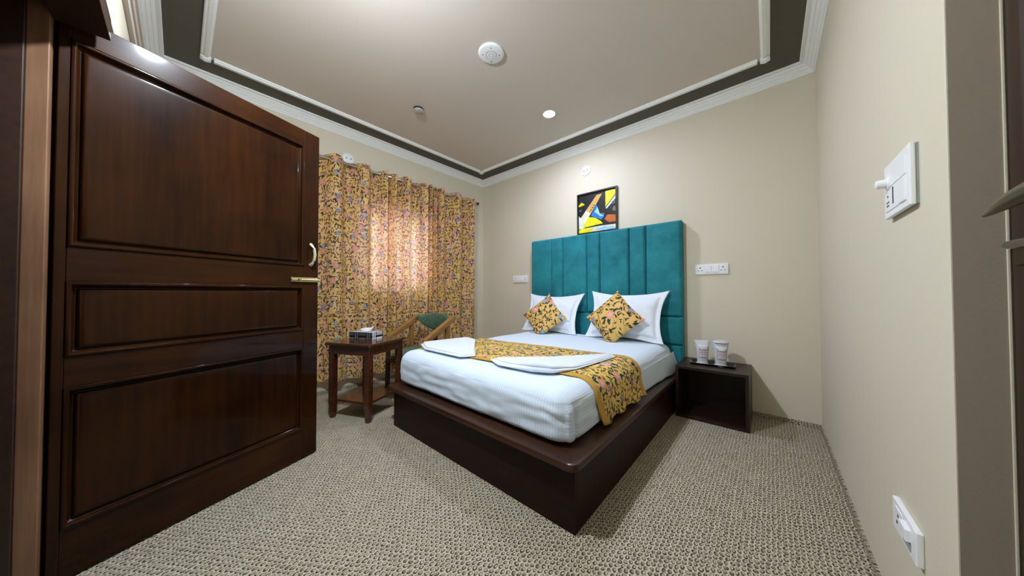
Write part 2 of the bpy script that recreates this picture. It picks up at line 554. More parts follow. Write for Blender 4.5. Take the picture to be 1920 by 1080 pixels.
# left wall with a window opening behind the curtains
WY0, WY1, WZ0, WZ1 = 1.40, 2.26, 1.08, 2.02
S(boxes('wall_left', [(XL - T, XL, YF - T, WY0, 0, ZC + 0.1), (XL - T, XL, WY1, YB, 0, ZC + 0.1), (XL - T, XL, WY0, WY1, 0, WZ0), (XL - T, XL, WY0, WY1, WZ1, ZC + 0.1)], 'wall_paint'), 'beige wall behind the floral curtains', 'wall')
# right wall with the niche of the second door
NY0, NY1, NZ1 = 0.15, 1.078, 2.15
S(boxes('wall_right', [(XR, XR + T, NY1, YB, 0, ZC + 0.1), (XR, XR + T, YF - T, NY0, 0, ZC + 0.1), (XR, XR + T, NY0, NY1, NZ1, ZC + 0.1), (XR + 0.11, XR + T, NY0, NY1, 0, NZ1)], 'wall_paint', bevel=0.003), 'pale beige wall with light switches on the right', 'wall')
# front wall with the entry doorway (behind the camera)
DX0, DX1 = -2.04, -0.84
S(boxes('wall_front', [(XL - T, DX0, YF - 0.22, YF, 0, ZC + 0.1), (DX1, XR + T, YF - 0.22, YF, 0, ZC + 0.1), (DX0, DX1, YF - 0.22, YF, 2.12, ZC + 0.1)], 'wall_paint'), 'beige wall with the entry doorway', 'wall')
# corridor beyond the doorway
S(boxes('wall_corridor', [(XL - T, XR + T, YF - 1.75, YF - 1.6, 0, 2.7), (XL - T, XL, YF - 1.6, YF - 0.22, 0, 2.7), (XR, XR + T, YF - 1.6, YF - 0.22, 0, 2.7)], 'corridor_paint'), 'corridor wall beyond the entry doorway', 'wall')
S(box('ceiling_corridor', XL - T, XR + T, YF - 1.75, YF - 0.22, 2.6, 2.7, 'ceiling_paint'), 'corridor ceiling beyond the entry doorway', 'ceiling')

# crown moulding: stepped profile swept round the room
prof = [(0.0, -0.078), (0.008, -0.078), (0.013, -0.072), (0.010, -0.066), (0.018, -0.064), (0.030, -0.052), (0.026, -0.047), (0.034, -0.046), (0.050, -0.032), (0.046, -0.027), (0.054, -0.027), (0.070, -0.015), (0.067, -0.010), (0.076, -0.012), (0.090, -0.013), (0.094, -0.008), (0.094, 0.0), (0.0, 0.0)]
def ring_mould(name, x0, x1, y0, y1, z, prof, mat, sgn=1):
    bm = bmesh.new()
    cor = ((x0, y0, 1, 1), (x1, y0, -1, 1), (x1, y1, -1, -1), (x0, y1, 1, -1))
    rings = [[bm.verts.new((cx + sx * d * sgn, cy + sy * d * sgn, z + h)) for d, h in prof] for cx, cy, sx, sy in cor]
    n = len(prof)
    for k in range(4):
        a, b = rings[k], rings[(k + 1) % 4]
        for i in range(n):
            bm.faces.new((a[i], a[(i + 1) % n], b[(i + 1) % n], b[i]))
    return mesh_obj(name, bm, mat)
S(ring_mould('trim_2', XL, XR, YF, YB, ZC - 0.003, prof, 'white_paint'), 'white ridged crown moulding around the room', 'crown moulding')

S(boxes('trim_6', [(XL, XR, YF, YF + 0.010, 2.40, 2.782), (XL, XR, YF + 0.010, YF + 0.018, 2.40, 2.43), (XL, XR, YF + 0.010, YF + 0.018, 2.52, 2.56), (XL, XR, YF + 0.010, YF + 0.018, 2.66, 2.70)], 'ceiling_paint'), 'plaster fascia below the crown over the entry door', 'fascia')

# applied moulding strips on the ceiling with corner blocks
st = empty('trim_3', (0, 0, ZC)); S(st, 'white moulding strips framing the centre of the ceiling', 'ceiling moulding')
sx0, sx1, sy0, sy1, sw = XL + 0.275, 0.022, YF + 0.272, YB - 0.285, 0.055
sp = [(0.0, 0.0), (0.0, -0.012), (0.006, -0.018), (0.016, -0.014), (0.022, -0.022), (0.040, -0.024), (0.046, -0.016), (0.055, -0.010), (0.055, 0.0)]
def strip(a, b, inward):
    bm = bmesh.new(); rings = []
    for p in (a, b):
        rings.append([bm.verts.new((p[0] + inward[0] * d, p[1] + inward[1] * d, h)) for d, h in sp])
    n = len(sp)
    for i in range(n): bm.faces.new((rings[0][i], rings[0][(i + 1) % n], rings[1][(i + 1) % n], rings[1][i]))
    bm.faces.new(rings[0]); bm.faces.new(rings[1])
    mesh_obj('moulding_strip', bm, 'white_paint', st)
q = 0.075
strip((sx0 + q, sy1), (sx1 - q, sy1), (0, -1)); strip((sx0 + q, sy0), (sx1 - q, sy0), (0, 1))
strip((sx0, sy0 + q), (sx0, sy1 - q), (1, 0)); strip((sx1, sy0 + q), (sx1, sy1 - q), (-1, 0))
for cx, cy in ((sx0, sy0), (sx1 - 0.06, sy0), (sx0, sy1 - 0.06), (sx1 - 0.06, sy1 - 0.06)):
    cb = box('corner_block', cx, cx + 0.06, cy, cy + 0.06, -0.024, 0.0, 'white_paint', st, 0.006)
    lathe_obj('rosette', [(0.024, -0.024), (0.022, -0.032), (0.012, -0.030), (0.008, -0.036), (0.001, -0.037)], 'white_paint', cb, 20, 'Z', (cx + 0.03, cy + 0.03, 0))

# carpet turned up the wall as a skirting
for nm, b in (('baseboard_back', (XL, XR, YB - 0.008, YB)), ('baseboard_right', (XR - 0.008, XR, NY1, YB - 0.008)), ('baseboard_left', (XL, XL + 0.008, YF, YB - 0.008))):
    S(box(nm, b[0], b[1], b[2], b[3], 0.0, 0.034, 'carpet_edge' if nm.endswith('back') else 'carpet_edge_side'), 'carpet edging turned up the %s wall' % nm.split('_')[1], 'skirting')

# window behind the curtains
w = empty('window_1', (XL - 0.09, (WY0 + WY1) / 2, WZ0)); S(w, 'white framed window behind the floral curtains', 'window')
hw = (WY1 - WY0) / 2; wh = WZ1 - WZ0
boxes('window_frame', [(-0.03, 0.03, -hw, -hw + 0.05, 0, wh), (-0.03, 0.03, hw - 0.05, hw, 0, wh), (-0.03, 0.03, -hw + 0.05, hw - 0.05, 0, 0.05), (-0.03, 0.03, -hw + 0.05, hw - 0.05, wh - 0.05, wh), (-0.025, 0.025, -0.03, 0.03, 0.05, wh - 0.05)], 'white_paint', w)
for a, b in ((-hw + 0.05, -0.03), (0.03, hw - 0.05)): box('pane', -0.003, 0.003, a, b, 0.05, wh - 0.05, 'window_glass', w)
box('window_sill', 0.02, 0.13, -hw - 0.03, hw + 0.03, -0.03, 0.0, 'white_paint', w)

# ------------------------------------------------------------------ entry door (open) and its frame
hinge = Vector((-1.927, -0.30, 0)); free = Vector((-2.264, 0.612, 0))
LW = (free - hinge).length
dr = empty('door_1', (hinge.x, hinge.y, 0.01), math.atan2(free.y - hinge.y, free.x - hinge.x))
S(dr, 'dark varnished wooden entry door with three raised panels standing open', 'door')
TH, HT = 0.042, 2.087
SL, SR = 0.026, LW - 0.877          # visible stile widths
rails = [(0.0, 0.180), (0.695, 0.806), (1.086, 1.213), (1.990, HT)]
px0, px1 = SL, 0.877
box('hinge_stile', 0, px0, 0, TH, 0, HT, 'door_wood', dr, 0.002)
box('lock_stile', px1, LW, 0, TH, 0, HT, 'door_wood', dr, 0.003)
for z0, z1 in rails: box('rail', px0, px1, 0, TH, z0, z1, 'door_wood_x', dr, 0.002)
for (a0, a1), (b0, b1) in zip(rails, rails[1:]):
    z0, z1 = a1, b0
    # raised and fielded panel
    bm = bmesh.new()
    lv = [(0.0, 0.017), (0.027, 0.017)] + [(0.027 + 0.013 * (1 - math.cos(k * PI / 12)), 0.017 - 0.013 * math.sin(k * PI / 12)) for k in range(1, 7)] + [(0.050, 0.004)]
    for side in (0, 1):
        rings = []
        for ins, dep in lv:
            y = dep if side == 0 else TH - dep
            rings.append([bm.verts.new(p) for p in ((px0 + ins, y, z0 + ins), (px1 - ins, y, z0 + ins), (px1 - ins, y, z1 - ins), (px0 + ins, y, z1 - ins))])
        for r0, r1 in zip(rings, rings[1:]):
            for k in range(4): bm.faces.new((r0[k], r0[(k + 1) % 4], r1[(k + 1) % 4], r1[k]))
        bm.faces.new(rings[-1])
    pn = mesh_obj('panel', bm, 'door_wood', dr); shade(pn, 35)
    # moulding bead round the panel
    bm = bmesh.new()
    bp = [(0.0, 0.016), (0.0, -0.001)] + [(0.007 - 0.007 * math.cos(k * PI / 8), -0.001 - 0.006 * math.sin(k * PI / 8)) for k in range(1, 9)] + [(0.015, 0.004), (0.0165, 0.009), (0.020, 0.012), (0.024, 0.016)]
    rings = [[bm.verts.new((cx + sx * d, y, cz + sz * d)) for d, y in bp] for cx, cz, sx, sz in ((px0, z0, 1, 1), (px1, z0, -1, 1), (px1, z1, -1, -1), (px0, z1, 1, -1))]
    for k in range(4):
        for i in range(len(bp)):
            a, b = rings[k], rings[(k + 1) % 4]
            bm.faces.new((a[i], a[(i + 1) % len(bp)], b[(i + 1) % len(bp)], b[i]))
    shade(mesh_obj('panel_moulding', bm, 'door_wood', dr), 50)
# pull handle and tower bolt
hd = tube_obj('handle', [(0.918, -0.003, 1.222), (0.920, -0.016, 1.232), (0.924, -0.030, 1.255), (0.926, -0.034, 1.29), (0.924, -0.030, 1.325), (0.920, -0.016, 1.348), (0.918, -0.003, 1.358)], [0.010, 0.009, 0.008, 0.009, 0.008, 0.009, 0.010], 'cream_metal', dr, 12)
tag(hd, 'cream metal bow pull handle')
bo = empty('tower_bolt', (0, 0, 1.125)); bo.parent = dr; tag(bo, 'brass sliding bolt')
box('bolt_plate', 0.800, LW - 0.002, -0.003, 0.001, -0.012, 0.014, 'brass', bo, 0.001)
tube_obj('bolt_rod', [(0.796, -0.009, 0.001), (LW + 0.004, -0.009, 0.001)], 0.0075, 'brass', bo)
lathe_obj('bolt_knob', [(0.004, 0), (0.004, -0.014), (0.008, -0.018), (0.007, -0.026), (0.001, -0.028)], 'brass', bo, 16, 'Y', (0.835, -0.012, 0.001))

fr = empty('trim_4', (-1.9, -0.36, 0)); S(fr, 'brown wooden frame of the entry doorway', 'door frame')
def fbox(nm, x0, x1, y0, y1, z0, z1, mat, bv=0.003): return box(nm, x0 + 1.9, x1 + 1.9, y0 + 0.36, y1 + 0.36, z0, z1, mat, fr, bv)
fbox('jamb', DX0, -1.900, -0.358, -0.312, 0, 2.12, 'frame_wood')
fbox('jamb_stop', DX0, -1.893, YF - 0.32, -0.358, 0, 2.12, 'frame_dark')
fbox('jamb', DX1 - 0.05, DX1, YF - 0.22, YF, 0, 2.12, 'frame_wood')
fbox('head', -1.922, DX1 - 0.05, -0.311, YF + 0.002, 2.035, 2.12, 'frame_dark')
fbox('head', -1.892, DX1 - 0.05, YF - 0.32, -0.312, 2.10, 2.12, 'frame_dark')

# ------------------------------------------------------------------ second door in the niche of the right wall
tr = empty('trim_5', (XR, NY1, 0)); S(tr, 'shade-darkened taupe reveal beside the dark door on the right', 'door reveal')
box('reveal_board', 0.001, 0.062, -0.006, 0.0, 0, NZ1, 'shaded_taupe', tr)
box('reveal_edge', 0.062, 0.066, -0.008, 0.0, 0, NZ1, 'wall_paint', tr, 0.001)
d2 = empty('door_2', (XR + 0.0665, NY1 - 0.009, 0)); S(d2, 'dark brown wooden door with lever handle at the right edge', 'door')
box('leaf', 0.0, 0.04, -0.80, 0.0, 0.01, 2.10, 'bath_door_wood', d2, 0.002)
lv = empty('lever_handle', (0, -0.012, 1.192)); lv.parent = d2; tag(lv, 'brass lever handle')
lathe_obj('rose', [(0.026, 0.0), (0.026, -0.006), (0.020, -0.010), (0.009, -0.012), (0.009, -0.045), (0.001, -0.047)], 'antique_brass', lv, 24, 'X', (0, -0.245, 0))
tube_obj('lever', [(-0.058, -0.262, 0.012), (-0.058, -0.23, 0.012), (-0.060, -0.19, 0.009), (-0.061, -0.15, 0.004), (-0.061, -0.115, -0.001), (-0.061, -0.095, -0.003)], [0.014, 0.015, 0.013, 0.010, 0.006, 0.003], 'antique_brass', lv, 16)
box('keyhole_plate', -0.004, 0.0, -0.04, -0.005, 0.905 - 1.185 + 0.19, 0.945 - 1.185 + 0.19, 'antique_brass', lv, 0.001)
tube_obj('door_bolt', [(-0.010, -0.10, -0.052), (-0.010, -0.012, -0.052)], 0.008, 'chrome', lv)

# ================================================================== LIGHTS OF THE ROOM
wl = empty('pendant_lamp', (-1.35, 0.42, ZC)); tag(wl, 'domed bulb on a short cord hanging from the ceiling by the door', 'lamp')
lathe_obj('ceiling_cup', [(0.045, 0.0), (0.045, -0.012), (0.030, -0.030), (0.004, -0.034)], 'plastic_white', wl, 24)
tube_obj('cord', [(0, 0, -0.03), (0, 0, -0.23)], 0.003, 'plastic_white', wl, 8)
lathe_obj('bulb_holder', [(0.004, -0.22), (0.018, -0.225), (0.022, -0.262), (0.050, -0.300), (0.052, -0.306), (0.001, -0.307)], 'plastic_white', wl, 28)
lathe_obj('bulb', [(0.049, -0.3075), (0.050, -0.316), (0.043, -0.332), (0.024, -0.343), (0.001, -0.346)], 'bulb_glow', wl, 24)
dl = empty('ceiling_light', (-1.647, 2.443, ZC)); tag(dl, 'glowing round recessed ceiling light over the bed', 'light')
lathe_obj('light_rim', [(0.062, 0.0), (0.066, -0.004), (0.060, -0.008), (0.052, -0.007), (0.052, -0.001)], 'plastic_white', dl, 40)
lathe_obj('light_lens', [(0.052, -0.001), (0.052, -0.0065), (0.03, -0.009), (0.001, -0.010)], 'spot_glow', dl, 40)

rs = empty('ceiling_rose', (-1.553, 1.53, ZC)); tag(rs, 'round white ceiling cover plate with concentric rings', 'ceiling plate')
lathe_obj('plate', [(0.094, 0.0), (0.096, -0.006), (0.090, -0.014), (0.084, -0.016), (0.001, -0.016)], 'plastic_white', rs, 48)
for r in (0.040, 0.018):
    bm = bmesh.new(); tube(bm, [(r * math.cos(t * PI / 24), r * math.sin(t * PI / 24), -0.0165) for t in range(49)], 0.0016 if r > 0.03 else 0.001, 6, False)
    mesh_obj('ring', bm, 'plastic_grey', rs)
for a in range(4): lathe_obj('screw', [(0.004, -0.0155), (0.004, -0.0175), (0.001, -0.018)], 'slot_dark', rs, 10, 'Z', (0.062 * math.cos(a * PI / 2 + 0.75), 0.062 * math.sin(a * PI / 2 + 0.75), 0))
sd = empty('smoke_detector', (-2.564, 1.53, ZC)); tag(sd, 'small round grey smoke detector on the ceiling', 'smoke detector')
lathe_obj('base', [(0.047, 0.0), (0.047, -0.012), (0.034, -0.014), (0.001, -0.014)], 'slot_dark', sd, 36)
lathe_obj('cap', [(0.045, -0.0145), (0.049, -0.018), (0.048, -0.026), (0.038, -0.033), (0.001, -0.035)], 'detector_grey', sd, 36)

def round_plate(name, loc, axis, label):
    e = empty(name, loc); tag(e, label, 'cover plate', 'round wall plates')
    s = -1 if axis == 'Y' else 1
    lathe_obj('plate', [(0.058, 0.0), (0.060, s * 0.006), (0.054, s * 0.011), (0.001, s * 0.012)], 'plastic_white', e, 40, axis)
    for k in (-1, 1):
        o_ = (k * 0.024, s * 0.0115, 0) if axis == 'Y' else (s * 0.0115, k * 0.024, 0)
        lathe_obj('screw', [(0.006, 0.0), (0.006, s * 0.002), (0.001, s * 0.0025)], 'slot_dark', e, 12, axis, o_)
round_plate('round_cover_plate', (-1.67, YB, 2.542), 'Y', 'round white cover plate on the wall above the picture')
round_plate('round_cover_plate', (XL, 1.228, 2.548), 'X', 'round white cover plate on the wall above the curtain rod')

# ================================================================== BED
bed = empty('platform_bed', (-1.475, 2.17, 0)); tag(bed, 'dark brown platform bed base with overhanging rounded top board', 'bed base')
bx0, bx1, by0, by1 = -2.325, -0.622, 1.105, 3.138
def B(p): return (p[0] + 1.475, p[1] - 2.17, p[2])
bm = bmesh.new()
# top board with rounded front corners
def rr_outline(x0, x1, y0, y1, r, seg=8, back=False):
    pts = []
    for cx, cy, a0, rad in ((x1 - r, y0 + r, -PI / 2, r), (x1 - 0.002, y1 - 0.002, 0, 0.002), (x0 + 0.002, y1 - 0.002, PI / 2, 0.002), (x0 + r, y0 + r, PI, r)):
        for k in range(seg + 1):
            a = a0 + PI / 2 * k / seg
            pts.append((cx + rad * math.cos(a), cy + rad * math.sin(a)))
    return pts
ol = rr_outline(bx0, bx1, by0, by1, 0.05)
prof_ = [(0.006, 0.280), (0.0, 0.286), (0.0, 0.306), (0.004, 0.313), (0.010, 0.315)]
rings = []
for ins, z in prof_:
    o2 = rr_outline(bx0 + ins, bx1 - ins, by0 + ins, by1 - ins, 0.05 - ins)
    rings.append([bm.verts.new(B((x, y, z))) for x, y in o2])
n_ = len(rings[0])
for a, b in zip(rings, rings[1:]):
    for i in range(n_): bm.faces.new((a[i], a[(i + 1) % n_], b[(i + 1) % n_], b[i]))
bm.faces.new(rings[0]); bm.faces.new(rings[-1])
o = mesh_obj('top_board', bm, 'bed_top_wood', bed); shade(o, 35)
fx0, fx1, fy0 = -2.262, -0.645, 1.142
def bb(nm, x0, x1, y0, y1, z0, z1): return box(nm, x0 + 1.475, x1 + 1.475, y0 - 2.17, y1 - 2.17, z0, z1, 'bed_wood', bed, 0.002)
bb('foot_panel', fx0, fx1, fy0, fy0 + 0.02, 0, 0.281)
bb('side_panel', fx1 - 0.02, fx1, fy0 + 0.02, by1, 0, 0.281)
bb('side_panel', fx0, fx0 + 0.02, fy0 + 0.02, by1, 0, 0.281)

# headboard: vertical padded channels above, wide horizontal pads below
hb = empty('headboard', (-1.5325, YB, 0)); tag(hb, 'tall teal velvet headboard with padded vertical channels', 'headboard')
hx = [-2.437, -2.110, -1.942, -1.615, -1.455, -1.124, -0.955, -0.628]
HF = 3.185
box('backing', -2.432 + 1.5325, -0.633 + 1.5325, HF + 0.006 - YB, -0.001, 0.02, 1.745, 'teal_velvet', hb)
def pad(nm, x0, x1, z0, z1, r=0.030, dep=0.032):
    x0 += 1.5325; x1 += 1.5325
    nx, nzz = 22, 30
    def prof1(t, L):     # t in metres from edge
        e = min(t, L - t)
        if e >= r: return 1.0
        return math.sqrt(max(0.0, 1 - (1 - e / r) ** 2))
    xs = sorted(set([x0 + (x1 - x0) * i / nx for i in range(nx + 1)] + [x0 + r * k / 6 for k in range(7)] + [x1 - r * k / 6 for k in range(7)]))
    zs = sorted(set([z0 + (z1 - z0) * i / nzz for i in range(nzz + 1)] + [z0 + r * k / 6 for k in range(7)] + [z1 - r * k / 6 for k in range(7)]))
    bm = bmesh.new(); vv = []
    for z in zs:
        row = []
        for x in xs:
            f = min(prof1(x - x0, x1 - x0), 1) * min(prof1(z - z0, z1 - z0), 1)
            bulge = 0.010 * (1 - (2 * (x - x0) / (x1 - x0) - 1) ** 2)
            y = HF - YB + 0.006 - (dep + bulge) * f
            row.append(bm.verts.new((x, y, z)))
        vv.append(row)
    for a, b in zip(vv, vv[1:]):
        for i in range(len(xs) - 1): bm.faces.new((a[i], a[i + 1], b[i + 1], b[i]))
    mesh_obj(nm, bm, 'teal_velvet', hb, smooth=True)
for a, b in zip(hx, hx[1:]): pad('vertical_channel', a, b, 0.82, 1.752)
for z0, z1 in ((0.545, 0.82), (0.27, 0.545), (0.02, 0.27)): pad('horizontal_pad', hx[0], hx[-1], z0, z1)

# mattress with striped sheet: rounded box surface
mx0, mx1, my0, my1, mz0, mz1, MR = -2.315, -0.705, 1.185, 3.14, 0.315, 0.578, 0.105
MB = 0.045
def rbox(p):
    c = Vector((min(max(p[0], mx0 + MR), mx1 - MR), min(max(p[1], my0 + MR), my1 - MR), min(max(p[2], mz0 + MB), mz1 - MR)))
    d = Vector(p) - c
    if d.length < 1e-6: return Vector(p)
    rz_ = MB if d.z < 0 else MR
    e = Vector((d.x / MR, d.y / MR, d.z / rz_))
    k_ = e.length
    return c + Vector((e.x / k_ * MR, e.y / k_ * MR, e.z / k_ * rz_))
def sheet_wrinkle(p):
    w = 0.004 * nz(p.x, p.y, p.z, 3.0) + 0.003 * nz(p.x * 2, p.y, p.z * 4, 6.0)
    if p.z < 0.52: w += 0.005 * nz(p.x, p.y, p.z * 5, 5.0)
    # tucked corner at the foot: a vertical crease and the bulge beside it
    if p.x > mx1 - 0.03 and p.z < 0.53:
        k_ = min(1.0, (0.53 - p.z) / 0.08)
        t_c = p.y - (my0 + 0.085 + 0.25 * (0.5 - p.z) * 0.3)
        w += k_ * (-0.022 * math.exp(-(t_c / 0.010) ** 2) + 0.010 * math.exp(-((t_c + 0.045) / 0.03) ** 2))
    if p.x > mx1 - 0.16 and p.y < my0 + 0.05 and 0.40 < p.z < 0.52:
        w += 0.003 * math.sin(p.z * 95 + p.x * 40) * (1 - abs(p.z - 0.46) / 0.06)
    return w
bm = bmesh.new()
uvl = bm.loops.layers.uv.new('UVMap')
def face_grid(fn, nu, nv, uvfn):
    vv = [[None] * (nu + 1) for _ in range(nv + 1)]
    for j in range(nv + 1):
        for i in range(nu + 1):
            p = Vector(fn(i / nu, j / nv))
            q_ = rbox(p)
            c = Vector((min(max(q_.x, mx0 + MR), mx1 - MR), min(max(q_.y, my0 + MR), my1 - MR), min(max(q_.z, mz0 + MB), mz1 - MR)))
            nrm_ = (q_ - c).normalized() if (q_ - c).length > 1e-6 else Vector((0, 0, 1))
            q_ = q_ + nrm_ * sheet_wrinkle(q_)
            if q_.z < mz0 + 0.001: q_.z = mz0 + 0.001
            vv[j][i] = bm.verts.new(q_ - Vector((-1.5, 2.16, 0.315)))
    for j in range(nv):
        for i in range(nu):
            f = bm.faces.new((vv[j][i], vv[j][i + 1], vv[j + 1][i + 1], vv[j + 1][i]))
            f.smooth = True
            for l, (a, b) in zip(f.loops, ((i, j), (i + 1, j), (i + 1, j + 1), (i, j + 1))):
                l[uvl].uv = uvfn(a / nu, b / nv)
W_, L_, H_ = mx1 - mx0, my1 - my0, mz1 - mz0
def edge_dense(t, R, L):   # sample more densely near the rounded ends
    return t
face_grid(lambda u, v: (mx0 + W_ * u, my0 + L_ * v, mz1), 110, 110, lambda u, v: (W_ * u, L_ * v))
face_grid(lambda u, v: (mx0 + W_ * u, my0, mz0 + H_ * v), 110, 40, lambda u, v: (W_ * u, -H_ * (1 - v)))
face_grid(lambda u, v: (mx0 + W_ * u, my1, mz0 + H_ * v), 60, 20, lambda u, v: (W_ * u, L_ + H_ * (1 - v)))
face_grid(lambda u, v: (mx1, my0 + L_ * u, mz0 + H_ * v), 110, 40, lambda u, v: (W_ + H_ * (1 - v), L_ * u))
face_grid(lambda u, v: (mx0, my0 + L_ * u, mz0 + H_ * v), 110, 30, lambda u, v: (-H_ * (1 - v), L_ * u))
face_grid(lambda u, v: (mx0 + W_ * u, my0 + L_ * v, mz0), 20, 20, lambda u, v: (W_ * u, L_ * v))
bmesh.ops.remove_doubles(bm, verts=bm.verts, dist=0.0015)
mat_o = mesh_obj('mattress', bm, 'sheet_white', None, smooth=True)
mat_o.location = (-1.5, 2.16, 0.315)
tag(mat_o, 'thick mattress tucked in a white striped sheet on the platform', 'mattress')
# tucked corner fold and hanging sheet end near the pillows (children of the mattress)
def mlocal(p): return (p[0] + 1.5, p[1] - 2.16, p[2] - 0.315)
def skirt(u, v):
    y = 2.10 + 1.025 * u
    z = 0.49 - 0.168 * v
    x = mx1 + 0.001 + (0.060 * v ** 1.3 + 0.004) * u ** 2.2 + 0.010 * math.sin(u * 26.0) * v * u * u
    return mlocal((x, y, z))
grid_obj('hanging_sheet', 60, 14, skirt, 'sheet_white', mat_o, lambda u, v: (v * 0.2, u * 0.765), thick=0.003)

# runner: follows the rounded cross-section of the mattress
def section(off):
    R = MR + off
    pts = []
    z0_ = 0.335
    pts.append((mx0 - off, z0_)); pts.append((mx0 - off, mz1 - MR))
    for k in range(1, 13):
        a = PI - PI / 2 * k / 12
        pts.append((mx0 + MR + R * math.cos(a), mz1 - MR + R * math.sin(a)))
    for k in range(1, 60): pts.append((mx0 + MR + (W_ - 2 * MR) * k / 60, mz1 + off))
    for k in range(0, 13):
        a = PI / 2 - PI / 2 * k / 12
        pts.append((mx1 - MR + R * math.cos(a), mz1 - MR + R * math.sin(a)))
    for k in range(1, 9): pts.append((mx1 + off + 0.018 * (k / 8) ** 2, mz1 - MR - (mz1 - MR - z0_) * k / 8))
    return pts
sec = section(0.009)
cum = [0.0]
for a, b in zip(sec, sec[1:]): cum.append(cum[-1] + math.hypot(b[0] - a[0], b[1] - a[1]))
def sec_at(s):
    for i in range(len(sec) - 1):
        if s <= cum[i + 1]:
            t = (s - cum[i]) / max(1e-9, cum[i + 1] - cum[i])
            return (sec[i][0] + (sec[i + 1][0] - sec[i][0]) * t, sec[i][1] + (sec[i + 1][1] - sec[i][1]) * t)
    return sec[-1]
TOT = cum[-1]
rn = empty('bed_runner', (-1.5, 1.78, 0.578)); tag(rn, 'floral bed runner with mustard borders draped across the bed', 'bed runner')
def run_pt(s, v):            # v: 0 front .. 1 back in metres fraction
    x, z = sec_at(s)
    t = (x - mx0) / W_
    yf_ = 1.335 + 0.135 * t
    yb_ = 2.035 + 0.145 * t
    y = yf_ + (yb_ - yf_) * v
    hang = max(0.0, (0.47 - z) / 0.14) if x > -1.5 else 0.0
    y += hang * (0.04 * (0.5 - v) + 0.03 * (1 - v))
    x += hang * 0.012 * math.sin(v * 19.0) + hang * hang * 0.05 * max(0, v - 0.45)
    z += 0.003 * nz(x, y, 0.3, 9.0) + 0.0015 * math.sin(y * 40 + x * 5)
    if hang > 0.6 and v > 0.3: z += (hang - 0.6) * 0.03 * abs(math.sin(v * 9.0))
    return (x + 1.5, y - 1.78, z - 0.578)
def rgrid(nm, v0, v1, nv, mat, lift=0.0):
    def fn(u, w_):
        p = run_pt(TOT * u, v0 + (v1 - v0) * w_)
        return (p[0], p[1], p[2] + lift)
    return grid_obj(nm, 130, nv, fn, mat, rn, lambda u, w_: (TOT * u, 0.7 * (v0 + (v1 - v0) * w_)), thick=0.004)
rgrid('floral_cloth', 0.075, 0.945, 26, 'runner_floral')
rgrid('border', 0.0, 0.075, 4, 'mustard')
rgrid('border', 0.945, 1.0, 4, 'mustard')

# pillows and cushions
def pillow_mesh(w, h, th, flange, sag, seed, n=60, pw_=0.55):
    """local x width, z height, y thickness (front is -y)"""
    def outline(u, v):   # concave sides, pulled-out corners
        x = u * w / 2 * (1 - sag * (1 - abs(v) ** 2.2) * 1.0 * (0.35 + 0.65 * abs(u)))
        z = v * h / 2 * (1 - sag * 1.25 * (1 - abs(u) ** 2.2) * (0.35 + 0.65 * abs(v)))
        return x, z
    fu = 1 - 2 * flange / w; fv = 1 - 2 * flange / h
    def thick(u, v):
        a, b = abs(u) / fu, abs(v) / fv
        if a >= 1 or b >= 1: return 0.003
        return 0.003 + th / 2 * ((1 - a ** 2.4) ** pw_) * ((1 - b ** 2.4) ** pw_)
    vs_, fs, uvs = [], [], []
    for side in (-1, 1):
        for j in range(n + 1):
            for i in range(n + 1):
                u = 2 * i / n - 1; v = 2 * j / n - 1
                u = math.copysign(abs(u) ** 0.85, u); v = math.copysign(abs(v) ** 0.85, v)
                x, z = outline(u, v)
                t = thick(u, v)
                t += (0.012 * nz(x * 5 + seed, z * 5, side, 1.0) + 0.008 * nz(x * 12 + z * 9, z * 14 + seed, side, 1.0)) * (1 if t > 0.01 else 0.25)
                wav = 0.012 * nz(x * 4, z * 4, seed * 3.1, 1.0) if t < 0.012 else 0.0
                vs_.append((x, side * max(t, 0.002) + wav, z))
    m_ = (n + 1) ** 2
    for s_ in range(2):
        for j in range(n):
            for i in range(n):
                q4 = [s_ * m_ + j * (n + 1) + i, s_ * m_ + j * (n + 1) + i + 1, s_ * m_ + (j + 1) * (n + 1) + i + 1, s_ * m_ + (j + 1) * (n + 1) + i]
                if s_: q4 = q4[::-1]
                fs.append(tuple(q4))
    ring = [j for j in range(n + 1)] + [j * (n + 1) + n for j in range(1, n + 1)] + [n * (n + 1) + j for j in range(n - 1, -1, -1)] + [j * (n + 1) for j in range(n - 1, 0, -1)]
    for a, b in zip(ring, ring[1:] + ring[:1]): fs.append((a, m_ + a, m_ + b, b))
    me = bpy.data.meshes.new('pillow')
    me.from_pydata(vs_, [], fs)
    l = me.uv_layers.new(name='UVMap')
    for lp in me.loops: l.data[lp.index].uv = (vs_[lp.vertex_index][0] + seed * 0.37, vs_[lp.vertex_index][2] + seed * 0.61)
    for p in me.polygons: p.use_smooth = True
    return me
def place_pillow(name, me, mat, c, lean, rz, spin, label, cat, group):
    me.materials.append(M[mat])
    o = bpy.data.objects.new(name, me); COL.objects.link(o)
    o.matrix_world = Matrix.Translation(c) @ Matrix.Rotation(rz, 4, 'Z') @ Matrix.Rotation(-lean, 4, 'X') @ Matrix.Rotation(spin, 4, 'Y')
    mw = o.matrix_world.copy(); inv = mw.inverted()
    for v in me.vertices:
        q_ = mw @ v.co
        if q_.z < mz1 + 0.006: q_.z = mz1 + 0.006 + 0.06 * (q_.z - mz1 - 0.006) * 0.0; v.co = inv @ q_
    return tag(o, label, cat, group)
LEAN = math.radians(22)
place_pillow('pillow', pillow_mesh(0.80, 0.53, 0.14, 0.055, 0.15, 1.0, 64, 0.40), 'pillow_white', (-2.015, 3.015, 0.800), LEAN, 0.0, 0.0, 'white flanged pillow standing at the curtain side of the headboard', 'pillow', 'white bed pillows')
